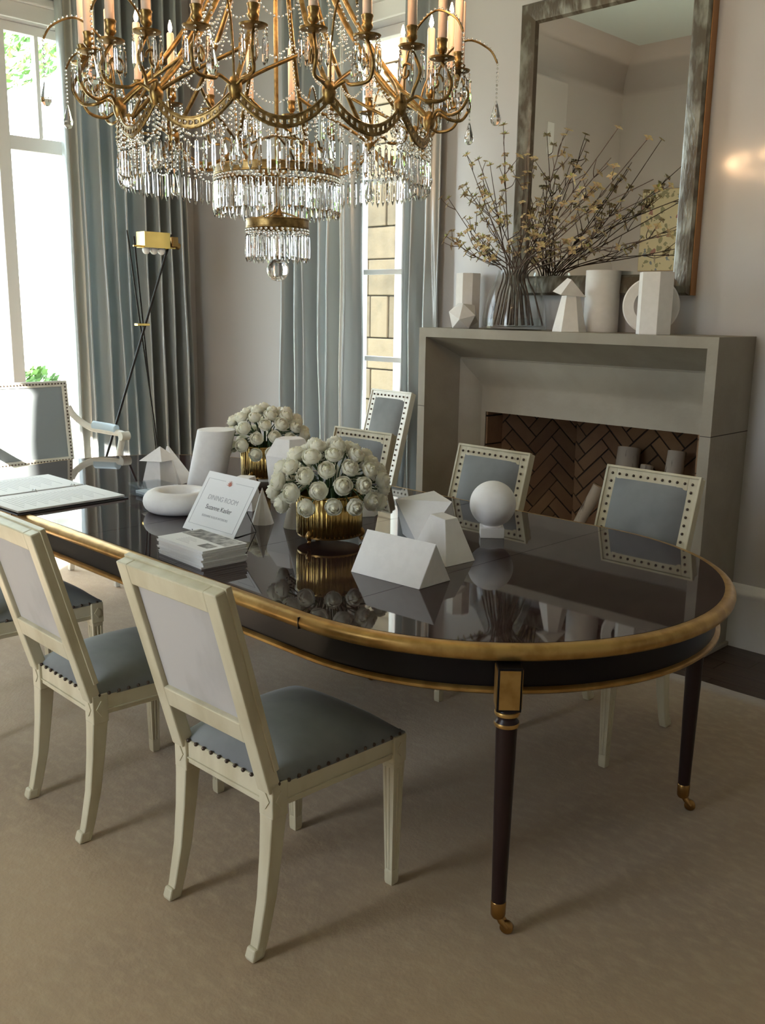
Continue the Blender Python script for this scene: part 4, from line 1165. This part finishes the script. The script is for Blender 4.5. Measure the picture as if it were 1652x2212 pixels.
for k in range(7):
    a = pi/2+(k-3)*.42; p0 = Vector((0, -.0016, .190)); p1 = p0+Vector((cos(a)*.012, 0, sin(a)*.016))
    g.tube([p0, (p0+p1)/2+Vector((.002, 0, 0)), p1], [.0016, .0013, .0006], 5)
    p2 = p1+Vector((cos(a+.5)*.006, 0, sin(a+.5)*.006)); g.tube([(p0+p1)/2, p2], [.0012, .0005], 5)
cm = obj('coral_emblem', g.move(rx), coral_m, card); cm['kind'] = 'stuff'
es = thing('wire_easel', 'black wire easel holding up the sign card', 'easel', bc)
obj('lip', G().tube([(-.06, .03, -.0026), (-.06, -.016, -.0026), (-.06, -.020, .014)], .0016, 6), wire_m, es)
obj('lip', G().tube([(.06, .03, -.0026), (.06, -.016, -.0026), (.06, -.020, .014)], .0016, 6), wire_m, es)
obj('back_wire', G().tube([(-.06, .03, -.0026), (.0, .1146, .175), (.06, .03, -.0026)], .0016, 6), wire_m, es)
obj('strut', G().tube([(0.0, .1146, .175), (.055, .175, -.0045), (.085, .07, -.0045), (.06, .03, -.0026)], .0016, 6), wire_m, es)
# stack of booklets -----------------------------------------------------
s1, s2, s3 = onz(343, 1196, TT), onz(436, 1231, TT), onz(529, 1211, TT)
ux = (s2-s1); wx = .262; rz = math.atan2(ux.y, ux.x); sc0 = (s1+s3)/2
nb = 8; th = .0072
for k in range(nb):
    top = k == nb-1
    o = thing('booklet', 'white printed booklet with photographs, topmost of the stack' if top else 'white booklet in the stack beneath the printed top copy', 'book',
              (sc0.x+rnd.uniform(-.003, .003), sc0.y+rnd.uniform(-.003, .003), TT+k*th), rz+radians(rnd.uniform(-1.2, 1.2)), 'stack of booklets')
    obj('pages', G().box(-.129, .131, -.081, .083, .0004, th-.0012), paper_m, o)
    cv = obj('cover', G().box(-.131, .133, -.083, .085, th-.0012, th-.0002), paper_m, o, bevel=.0003)
    if top:
        obj('printed_photo', G().box(-.125, .125, .006, .079, th-.0003, th+.0001), photo_m, cv)
        obj('printed_photo', G().box(.055, .112, -.052, -.012, th-.0003, th+.0001), photo_m, cv)
        g = G()
        for q_ in range(6): g.box(-.06, -.06+.05+.04*((q_*7) % 3)/3, -.012-q_*.009, -.0105-q_*.009, th-.0003, th+.0001)
        tl = obj('printed_text', g, ink_pale, cv); tl['kind'] = 'stuff'
# open binder -----------------------------------------------------------
bd = thing('ring_binder', 'open ring binder with white pages at the far corner of the table', 'binder', (-3.80, 1.745, TT), radians(3))
obj('cover', G().box(.02, .325, -.245, .245, 0, .004), binder_m, bd, bevel=.001)
obj('cover', G().box(-.325, -.02, -.245, .245, 0, .004), binder_m, bd, bevel=.001)
obj('spine', G().box(-.02, .02, -.245, .245, 0, .004), binder_m, bd)
for s, tl in ((1, -.02), (-1, .05)):
    pg = obj('page_stack', G().box(min(s*.012, s*.312), max(s*.012, s*.312), -.235, .235, .010, .018).move(Matrix.Rotation(tl*s*-.4, 4, 'Y')), paper_m, bd, bevel=.0005)
    g = G()
    for q_ in range(22): g.box(min(s*.07, s*.27), max(s*.07, s*.27)-.03*(q_ % 3), -.19+q_*.017, -.188+q_*.017, .0178, .0184)
    pt_ = obj('printed_text', g.move(Matrix.Rotation(tl*s*-.4, 4, 'Y')), ink_pale, pg); pt_['kind'] = 'stuff'
for y in (-.18, 0, .18):
    obj('ring', G().tube([(.022*cos(pi*i/8), y, .008+.020*sin(pi*i/8)) for i in range(9)], .0022, 6), steel_m, bd, 60)

# ------------------------------------------------------------------ objects on the mantel
MZ = 1.47
def at_mantel(px, y): 
    p = ony(px, 712, y); return Vector((p.x, y, MZ))
p = at_mantel(1008, 4.215); v, f = frustum(8, .072, .072, .30, .25); poly_solid('octagonal_prism', v, f, 'tall white plaster octagonal column at the curtain end of the mantel', 'sculpture', p, 0, .0015)
# icosahedral block
bmv = bmesh.new(); bmesh.ops.create_icosphere(bmv, subdivisions=1, radius=.088)
rotm = Matrix.Rotation(.55, 4, 'X') @ Matrix.Rotation(.35, 4, 'Y')
for v in bmv.verts: v.co = rotm @ v.co
zmin = min(v.co.z for v in bmv.verts)
me = bpy.data.meshes.new('icosahedron'); 
for v in bmv.verts: v.co.z = max(v.co.z-zmin-.012, 0)
bmv.to_mesh(me); bmv.free(); me.materials.append(solid_white)
tag(link('icosahedron', me, None, at_mantel(1000, 4.075)), 'white plaster faceted icosahedron in front of the octagonal column', 'sculpture')
# block with cap
t = thing('capped_cone_block', 'white plaster tapered block with a slanted cap on the mantel', 'sculpture', at_mantel(1229, 4.05), radians(20))
v, f = frustum(6, .085, .045, .175, .3); obj('block', G().add(v, f), solid_white, t, bevel=.0015)
g = G().add([(-.075, -.05, -.02), (.06, -.05, .0), (.06, .05, .0), (-.075, .05, -.02), (-.03, -.02, .062), (-.03, .03, .062)], [(3, 2, 1, 0), (0, 1, 4), (1, 2, 5, 4), (2, 3, 5), (3, 0, 4, 5)])
obj('cap', g.move(Matrix.Translation((0, 0, .19)) @ Matrix.Rotation(radians(16), 4, 'Y') @ Matrix.Rotation(radians(40), 4, 'Z')), solid_white, t, bevel=.001)
p = at_mantel(1296, 4.225); tag(obj('plaster_cylinder', G().lathe([(.086, 0), (.086, .302)], 48), solid_white, None, 40, .002, p), 'white plaster upright cylinder on the mantel', 'sculpture')
p = at_mantel(1410, 4.07); v, f = frustum(6, .082, .082, .282, .18); poly_solid('hexagonal_prism', v, f, 'white plaster hexagonal column in front of the upright ring on the mantel', 'sculpture', p, 0, .0015)
p = at_mantel(1402, 4.17)
n = 48; prof = [(.080, -.026), (.126, -.026), (.132, -.02), (.132, .02), (.126, .026), (.080, .026)]
rings = [[(r*cos(2*pi*j/n), h, .132+r*sin(2*pi*j/n)) for r, h in prof] for j in range(n)]
tag(obj('upright_ring', G().loft(rings, closed=True), solid_white, None, 40, 0, p, (0, 0, radians(30))), 'white plaster ring standing upright behind the hexagonal column', 'sculpture')
# glass vase with branches
VC = Vector((ony(1110, 712, 4.12).x, 4.12, MZ))
vs_ = thing('glass_vase', 'clear domed glass vase holding flowering branches on the mantel', 'vase', VC)
outer = [(.168, .0), (.172, .01), (.170, .06), (.160, .13), (.142, .19), (.118, .245), (.100, .285), (.096, .305)]
inner = [(.092, .305), (.096, .285), (.114, .243), (.138, .188), (.156, .13), (.166, .06), (.166, .018), (.02, .012)]
obj('glass', G().lathe([(.02, 0)]+outer+inner, 56), vase_m, vs_, 60)
obj('water', G().lathe([(.03, .0135), (.1635, .020), (.1635, .058), (.03, .058)], 48), water_m, vs_, 40)

BL = G()
for k in range(4):
    a = pi/2*k+.2; d = Vector((cos(a), sin(a), 0)); s = Vector((-d.y, d.x, 0))
    BL.add([(0, 0, 0), d*.011+s*.0085+Vector((0, 0, .006)), d*.023+Vector((0, 0, .003)), d*.011-s*.0085+Vector((0, 0, .006))], [(0, 1, 2, 3)])
BL.sphere((0, 0, .003), .003, 6, 4)
BLOSSOM = BL.mesh('blossom', blossom_m)
BLf = G()
for k in range(3):
    a = 2*pi/3*k; d = Vector((cos(a), sin(a), .9)).normalized(); s = Vector((-sin(a), cos(a), 0))
    BLf.add([(0, 0, 0), d*.012+s*.004, d*.026, d*.012-s*.004], [(0, 1, 2, 3)])
BUDLEAF = BLf.mesh('leaf_bud', bud_leaf_m)
tips = [(1090, 272, 4.10), (1008, 335, 4.02), (1030, 345, 4.08), (972, 430, 3.98), (968, 512, 3.95), (1003, 400, 4.15), (1035, 405, 4.12), (1000, 470, 4.06), (1062, 360, 4.00), (1022, 535, 3.98),
        (1352, 272, 4.06), (1396, 285, 4.03), (1438, 376, 4.05), (1452, 402, 4.12), (1445, 505, 4.04), (1372, 545, 3.97), (1215, 295, 4.16), (1170, 345, 4.10), (1248, 360, 4.08), (1310, 335, 4.14), (1335, 470, 4.0), (1290, 400, 4.0), (1130, 380, 4.17), (1150, 470, 3.98)]
import numpy as np
rb = random.Random(21)
cloud_p, cloud_r, cloud_o = np.zeros((0, 3)), np.zeros(0), np.zeros(0, dtype=int)
def dense(path, radii):
    P_, R_ = [], []
    for i in range(len(path)-1):
        n_ = max(1, int((path[i+1]-path[i]).length/.004))
        for k in range(n_):
            P_.append(path[i].lerp(path[i+1], k/n_)); R_.append(radii[i])
    P_.append(path[-1]); R_.append(radii[-1])
    return np.array(P_), np.array(R_)
def gap(P_, R_, own):                                  # least clearance to the other branches
    m = cloud_o != own
    if not m.any(): return 1.0
    q, r = cloud_p[m], cloud_r[m]; best = 1.0
    for i in range(len(P_)):
        best = min(best, float((np.sqrt(((q-P_[i])**2).sum(1))-r-R_[i]).min()))
    return best
def keep(P_, R_, own):
    global cloud_p, cloud_r, cloud_o
    cloud_p = np.vstack([cloud_p, P_]); cloud_r = np.concatenate([cloud_r, R_]); cloud_o = np.concatenate([cloud_o, np.full(len(P_), own)])
tipv = [ony(px, py, yy)-VC for px, py, yy in tips]
order = sorted(range(len(tips)), key=lambda i: math.atan2(tipv[i].x, tipv[i].z-.2))
row = {}
for k in range(0, len(order), 3):                      # neighbours in the fan stand behind one another in the neck
    for r_, i in enumerate(sorted(order[k:k+3], key=lambda i: tipv[i].y)): row[i] = (k/3, r_)
stems = {}
nk = (len(order)+2)//3
for bi in order:
    tip = tipv[bi]; col_, r_ = row[bi]
    x_ = -.058+.116*col_/(nk-1)+(r_-1)*.002; lim = sqrt(max(0, .078**2-x_*x_)); neck = Vector((x_, (r_-1)*min(.045, lim), .305))
    best = None
    for att in range(140):
        j = .012+.0007*att
        base = Vector((neck.x*1.7+rb.uniform(-.022, .022), neck.y*1.7+rb.uniform(-.022, .022), .024))
        end = tip+Vector((rb.uniform(-1, 1), rb.uniform(-1, 1), rb.uniform(-1, 1)))*min(.06, .0006*att)
        end.y = max(-.30, min(end.y+(r_-1)*.012, .085))
        mid = neck.lerp(end, .5)+Vector((rb.uniform(-j, j), rb.uniform(-j, j), rb.uniform(-j*1.4, j*.6)-.012)); mid.y = max(-.26, min(mid.y, .085))
        path = smooth_path([base, base.lerp(neck, .55)+Vector((neck.x*-.10, neck.y*-.10, 0)), neck, mid, end], 6)
        for q_ in path: q_.y = min(q_.y, .09)
        n = len(path); rad = [.0056*(1-.70*i/(n-1)) for i in range(n)]
        P_, R_ = dense(path, rad); g_ = gap(P_, R_, bi)
        if best is None or g_ > best[0]: best = (g_, path, rad, P_, R_)
        if g_ > .0022: break
    stems[bi] = best; keep(best[3], best[4], bi)
for bi, (px, py, yy) in enumerate(tips):
    g_, path, rad, P_, R_ = stems[bi]; n = len(path); left = px < 1110
    t = thing('flowering_branch', 'bare twiggy branch with pale yellow blossoms in the glass vase', 'branch', VC, 0, 'branches in the glass vase')
    obj('branch_stem', G().tube(path, rad, 6), twig_m, t, 80)
    ends = [(path[-1], (path[-1]-path[-2]).normalized())]
    for k in range(rb.randint(5, 8)):
        for att in range(60):
            i = rb.randint(int(n*.56), n-3); d = (path[i+1]-path[i]).normalized()
            side = Vector((rb.uniform(-1, 1), rb.uniform(-.8, .6), rb.uniform(-.1, .9))).normalized()
            e = path[i]+(d*.6+side*.6).normalized()*rb.uniform(.05, .14)*(1-att*.008); e.y = min(e.y, .085)
            m_ = path[i].lerp(e, .5)+Vector((rb.uniform(-.012, .012), rb.uniform(-.01, .01), -.01)); m_.y = min(m_.y, .085)
            tw_ = smooth_path([path[i], m_, e], 4); rt_ = [.0026-.0013*q_/8 for q_ in range(9)]
            A_, B_r = dense(tw_, rt_)
            if gap(A_, B_r, bi) > .001 and gap(np.array([e]), np.array([.018]), bi) > 0: break
        else: continue
        keep(A_, B_r, bi)
        obj('twig', G().tube(tw_, rt_, 5), twig_m, t, 80)
        ends.append((e, (e-m_).normalized()))
        if rb.random() < .7: ends.append((m_, side))
    for e, d in ends:
        if px > 1300 and rb.random() < .3: continue
        s_ = rb.uniform(.85, 1.35)
        while s_ > .45 and gap(np.array([e]), np.array([.0245*s_]), bi) < 0: s_ *= .88
        if s_ <= .45: continue
        keep(np.array([e]), np.array([.0245*s_]), bi)
        q_ = Vector((0, 0, 1)).rotation_difference((d+Vector((0, -.3, .2))).normalized())
        o = link('blossom', BLOSSOM, t, e); o.rotation_mode = 'QUATERNION'; o.rotation_quaternion = q_
        o.scale = (s_, s_, s_)
        if left and rb.random() < .5 or rb.random() < .15:
            o = link('leaf_bud', BUDLEAF, t, e); o.rotation_mode = 'QUATERNION'; o.rotation_quaternion = q_; o.scale = (.85*s_,)*3

# picture and switch seen in the mirror
pic = thing('botanical_picture', 'yellow botanical print with small flowers, seen in the mirror', 'picture', (-5.68, YL, 2.05))
obj('print', G().box(-.33, .33, .001, .018, 0, .90), botanical_m, pic)
obj('backing_edge', G().box(-.335, .335, .0, .012, -.005, .905), gold_paint, pic)
sw = thing('switch_plate', 'white control plate on the pier, seen in the mirror', 'switch', (XB+.14, -.15, 3.35))
obj('plate', G().box(0, .008, -.06, .06, -.16, .16), plastic_m, sw, bevel=.003)
obj('rocker', G().box(.006, .014, -.025, .025, -.07, .07), plastic_m, sw, bevel=.003)

# ------------------------------------------------------------------ chandelier
def chandelier():
    CX, CY, SC = -2.54, 2.05, 0.888
    Z0 = EYE*(1-SC); ZTOP = (ZC-Z0)/SC
    t = thing('chandelier', 'large gilt and crystal chandelier hanging over the dining table', 'chandelier', (CX, CY, 0))
    t.location = (CX, CY, Z0); t.scale = (SC, SC, SC)
    p0 = math.atan2(-CY, -CX)
    def pol(r, a, z): return Vector((r*cos(a), r*sin(a), z))
    rr = random.Random(4)
    HUB_R, HUB_Z = .555, 2.225
    hubs = [p0+radians(17+30*k) for k in range(12)]
    beads = G(); BEAD = G(); 
    bmb = bmesh.new(); bmesh.ops.create_icosphere(bmb, subdivisions=1, radius=1.0)
    BV = [v.co.copy() for v in bmb.verts]; BF = [tuple(v.index for v in f.verts) for f in bmb.faces]; bmb.free()
    def bead(p, r): beads.add([p+v*r for v in BV], BF)
    def strand(pts, r=.0052, gap=.0145):
        acc = 0.0
        for i in range(len(pts)-1):
            a, b = pts[i], pts[i+1]; L = (b-a).length; s = gap-acc if acc else 0
            while s <= L:
                bead(a.lerp(b, s/L if L else 0), r); s += gap
            acc = (L-(s-gap))
    def cat(a, b, sag, n=12): return [a.lerp(b, i/n)-Vector((0, 0, sag*4*(i/n)*(1-i/n))) for i in range(n+1)]
    # crystal prism meshes
    def prism_mesh(L, r, n=6, name='prism'):
        return G().lathe([(r*.25, 0), (r*.8, -L*.06), (r, -L*.55), (r*.95, -L*.82), (r*.1, -L)], n).mesh(name, crystal_m)
    PR = prism_mesh(.104, .0076); PR2 = prism_mesh(.120, .0088); PR3 = prism_mesh(.097, .0076)
    PEND = prism_mesh(.080, .0068, 6, 'pendant')
    PEAR = G().lathe([(.002, 0), (.006, -.012), (.014, -.042), (.0185, -.058), (.017, -.072), (.009, -.082), (.002, -.084)], 8).mesh('pear_drop', crystal_m)
    # central stem and canopy
    obj('central_stem', G().lathe([(.008, 1.885), (.022, 1.90), (.012, 1.93), (.008, 1.97), (.008, 2.9), (.03, 2.95), (.045, 3.02), (.02, 3.10), (.012, 3.2), (.012, ZTOP-.06)], 16), gilt_m, t, 50)
    obj('canopy', G().lathe([(.02, ZTOP-.08), (.07, ZTOP-.05), (.085, ZTOP-.015), (.085, ZTOP)], 24), gilt_m, t, 50)
    obj('crown_ring', G().tube([pol(.12, 2*pi*i/40, 2.98) for i in range(40)], .012, 8, True), gilt_m, t, 80)
    for k in range(4): obj('crown_spoke', G().tube([pol(.02, k*pi/2, 2.99), pol(.12, k*pi/2, 2.98)], .006, 6), gilt_m, t, 60)
    candle_g = G().lathe([(.0145, 0), (.0145, .205), (.012, .209), (.004, .211)], 16).mesh('candle', wax_m, 40)
    flame_g = G().lathe([(.0022, 0), (.0075, .010), (.0085, .018), (.006, .030), (.0012, .046)], 10).mesh('bulb', flame_m, 60)
    cup_g = G().lathe([(.004, -.012), (.012, -.010), (.040, -.003), (.043, .002), (.036, .001), (.012, .003), (.008, .012), (.017, .022), (.0175, .030), (.0155, .034), (.0165, .050), (.0185, .053), (.0185, .058), (.015, .060)], 24).mesh('drip_cup', gilt_m, 45)
    hub_g = G().lathe([(.004, -.036), (.014, -.032), (.021, -.012), (.023, .0), (.021, .012), (.014, .030), (.004, .035)], 12).mesh('hub', gilt_m, 50)
    for k, a in enumerate(hubs):
        h = pol(HUB_R, a, HUB_Z)
        link('hub', hub_g, t, h)
        # pierced scallop band to the next hub
        a2 = a+radians(30); n = 14; path = []
        for i in range(n+1):
            f = i/n; aa = a+(a2-a)*f; sag = .085*(1-(2*f-1)**2)
            path.append(pol(HUB_R+.004, aa, HUB_Z-.012-sag))
        hb_ = .015
        m_ = 28; zs_ = (hb_, hb_*.45, -hb_*.45, -hb_); bandg = G(); ids = {}
        def bv(i, j, k):
            if (i, j, k) not in ids:
                f = i/m_; aa = a+(a2-a)*f; sag = .085*(1-(2*f-1)**2)
                ids[(i, j, k)] = len(bandg.v); bandg.v.append(tuple(pol(HUB_R+.004+(.0025 if k else -.0025), aa, HUB_Z-.012-sag+zs_[j])))
            return ids[(i, j, k)]
        cell = lambda i, j: 0 <= i < m_ and 0 <= j < 3 and not (j == 1 and i % 2 == 1)
        for i in range(m_):
            for j in range(3):
                if not cell(i, j): continue
                for k in (0, 1): bandg.f.append((bv(i, j, k), bv(i+1, j, k), bv(i+1, j+1, k), bv(i, j+1, k)))
                for di, dj, e0, e1 in ((-1, 0, (i, j), (i, j+1)), (1, 0, (i+1, j), (i+1, j+1)), (0, -1, (i, j), (i+1, j)), (0, 1, (i, j+1), (i+1, j+1))):
                    if not cell(i+di, j+dj): bandg.f.append((bv(*e0, 0), bv(*e1, 0), bv(*e1, 1), bv(*e0, 1)))
        band = obj('scallop_band', bandg, gilt_m, t)
        for e in (hb_, -hb_): obj('band_edge', G().tube([p+Vector((0, 0, e)) for p in path], .0038, 6), gilt_m, band, 60)
        for i in range(1, n):      # studs of crystal on the band
            bead(path[i]+pol(.004, a+(a2-a)*i/n, 0), .0058)
        # bead drops and prisms under the band
        for i in range(10):
            f = (i+.5)/10; aa = a+(a2-a)*f; sag = .085*(1-(2*f-1)**2); top = HUB_Z-.012-sag-.016
            end = 2.088-.008*(1-(2*f-1)**2)
            strand([pol(HUB_R+.004, aa, top), pol(HUB_R+.004, aa, end+.004)], .0052, .0155)
            o = link('prism', PR, t, pol(HUB_R+.004, aa, end)); o.rotation_euler = (0, 0, rr.uniform(0, 6)); o.scale = (1, 1, rr.uniform(.95, 1.04))
        # bead swag under hub, inner side
        for dr, sg in ((-.02, .05), (-.035, .085)):
            strand(cat(pol(HUB_R+dr, a, HUB_Z-.03), pol(HUB_R+dr, a2, HUB_Z-.03), sg+.05), .005, .014)
        # brass tube rising to the crown
        for da, rt in ((0.0, .12),):
            P = bez(pol(HUB_R, a, HUB_Z+.01), pol(HUB_R-.10, a, HUB_Z+.10), pol(.22, a, HUB_Z+.33), pol(rt, a, 2.97), 16)
            obj('brace_tube', G().tube(P, .0088, 8), gilt_m, t, 60)
            Q = [p+Vector((0, 0, .0))+pol(.012, a, 0) for p in P]
            strand(cat(pol(HUB_R, a, HUB_Z+.04), pol(.12, a, 2.96), .22), .005, .015)
        # diagonal inner brace to the next hub
        P = bez(h, pol(HUB_R-.06, a+.12, HUB_Z+.07), pol(HUB_R-.10, a2-.20, HUB_Z+.10), pol(HUB_R-.16, a2, HUB_Z+.165), 10)
        obj('inner_brace', G().tube(P, .0065, 7), gilt_m, t, 60)
        # inner bead swags
        for zz_, r0, sg in ((2.42, .36, .06), (2.56, .26, .05)):
            strand(cat(pol(r0, a, zz_), pol(r0, a2, zz_), sg), .0052, .0145)
        # two candle arms
        for s in (-1, 1):
            ac = a+s*radians(7.4); RC, ZCUP = .662, 2.372
            am = a+s*radians(4)
            P = smooth_path([pol(HUB_R+.01, a, HUB_Z), pol(HUB_R+.035, am, HUB_Z+.030), pol(HUB_R+.075, am, HUB_Z+.012), pol(HUB_R+.12, ac, HUB_Z+.02), pol(HUB_R+.145, ac, HUB_Z+.065), pol(HUB_R+.128, ac, HUB_Z+.105), pol(RC, ac, ZCUP-.010)], 5)
            arm = obj('candle_arm', G().tube(P, .0058, 7), gilt_m, t, 60)
            c = pol(HUB_R+.085, ac, HUB_Z+.075)
            S = [c+pol((.030-.020*i/16)*cos(i*.42), ac, 0)-Vector((0, 0, 0))+Vector((0, 0, (.030-.020*i/16)*sin(i*.42))) for i in range(17)]
            obj('scroll', G().tube(S, .0042, 6), gilt_m, arm, 60)
            cup = link('drip_cup', cup_g, t, pol(RC, ac, ZCUP))
            cd = link('candle', candle_g, t, pol(RC, ac, ZCUP+.058))
            link('bulb', flame_g, cd, (0, 0, .211))
            for q_ in range(6):
                aq = ac+q_*pi/3+.3
                b_ = pol(RC, ac, ZCUP)+pol(.040, aq, -.004)
                bead(b_-Vector((0, 0, .006)), .005); bead(b_-Vector((0, 0, .017)), .0046)
                o = link('pendant', PEND, t, b_-Vector((0, 0, .022))); o.rotation_euler = (0, 0, rr.uniform(0, 6))
        # tall arching wire with pear drop
        P = smooth_path([pol(HUB_R+.012, a, HUB_Z+.02), pol(HUB_R+.02, a, HUB_Z+.12), pol(HUB_R+.055, a, HUB_Z+.215), pol(HUB_R+.13, a, HUB_Z+.265), pol(HUB_R+.205, a, HUB_Z+.235), pol(HUB_R+.235, a, HUB_Z+.19)], 6)
        obj('arching_wire', G().tube(P, .0036, 6), gilt_m, t, 60)
        strand([p+Vector((0, 0, .006)) for p in P[12:]], .0044, .015)
        e = pol(HUB_R+.236, a, HUB_Z+.185)
        strand([e, e-Vector((0, 0, .115))], .0046, .0135)
        link('pear_drop', PEAR, t, e-Vector((0, 0, .118)))
        # pear beneath each hub
        link('pear_drop', PEAR, t, pol(HUB_R, a, 2.085)); strand([pol(HUB_R, a, HUB_Z-.04), pol(HUB_R, a, 2.09)], .0052, .015)
    # tier two
    def tier(R, zt, zb, n, mesh, drop, tube_r):
        bandg = G().loft([[(r*cos(2*pi*j/64), r*sin(2*pi*j/64), z) for j in range(64)] for r, z in ((R, zt), (R+.004, zt-.003), (R+.004, zb+.003), (R, zb), (R-.006, zb), (R-.006, zt))], closed=True)
        b = obj('tier_band', bandg, gilt_m, t, 50)
        for z in (zt, zb): obj('band_edge', G().tube([pol(R+.002, 2*pi*i/64, z) for i in range(64)], tube_r, 6, True), gilt_m, b, 80)
        for i in range(n):
            a = 2*pi*i/n
            bead(pol(R+.002, a, zb-.009), .0062)
            o = link('prism', mesh, t, pol(R+.002, a, zb-drop)); o.rotation_euler = (0, 0, rr.uniform(0, 6)); o.scale = (1, 1, rr.uniform(.96, 1.04))
        for i in range(int(n*1.1)):
            bead(pol(R+.002, 2*pi*(i+.5)/(n*1.1), zb-.018), .005)
        return b
    tier(.226, 2.062, 2.036, 64, PR2, .022, .004)
    tier(.112, 1.884, 1.856, 36, PR3, .026, .0035)
    for k in range(4):
        a = k*pi/2+.5
        obj('tier_strut', G().tube([pol(.010, a, 1.915), pol(.06, a, 1.900), pol(.110, a, 1.878)], .0038, 6), gilt_m, t, 60)
        obj('tier_strut', G().tube(bez(pol(.226, a, 2.05), pol(.20, a, 2.14), pol(.10, a, 2.16), pol(.008, a, 2.18), 8), .0045, 6), gilt_m, t, 60)
    obj('crystal_ball', G().sphere((0, 0, 1.705), .041, 32, 20), crystal_m, t, 60)
    obj('ball_rod', G().lathe([(.003, 1.744), (.003, 1.89)], 8), gilt_m, t)
    bo = obj('crystal_beads', beads, crystal_m, t, 180); bo['kind'] = 'stuff'
    return t
chandelier()
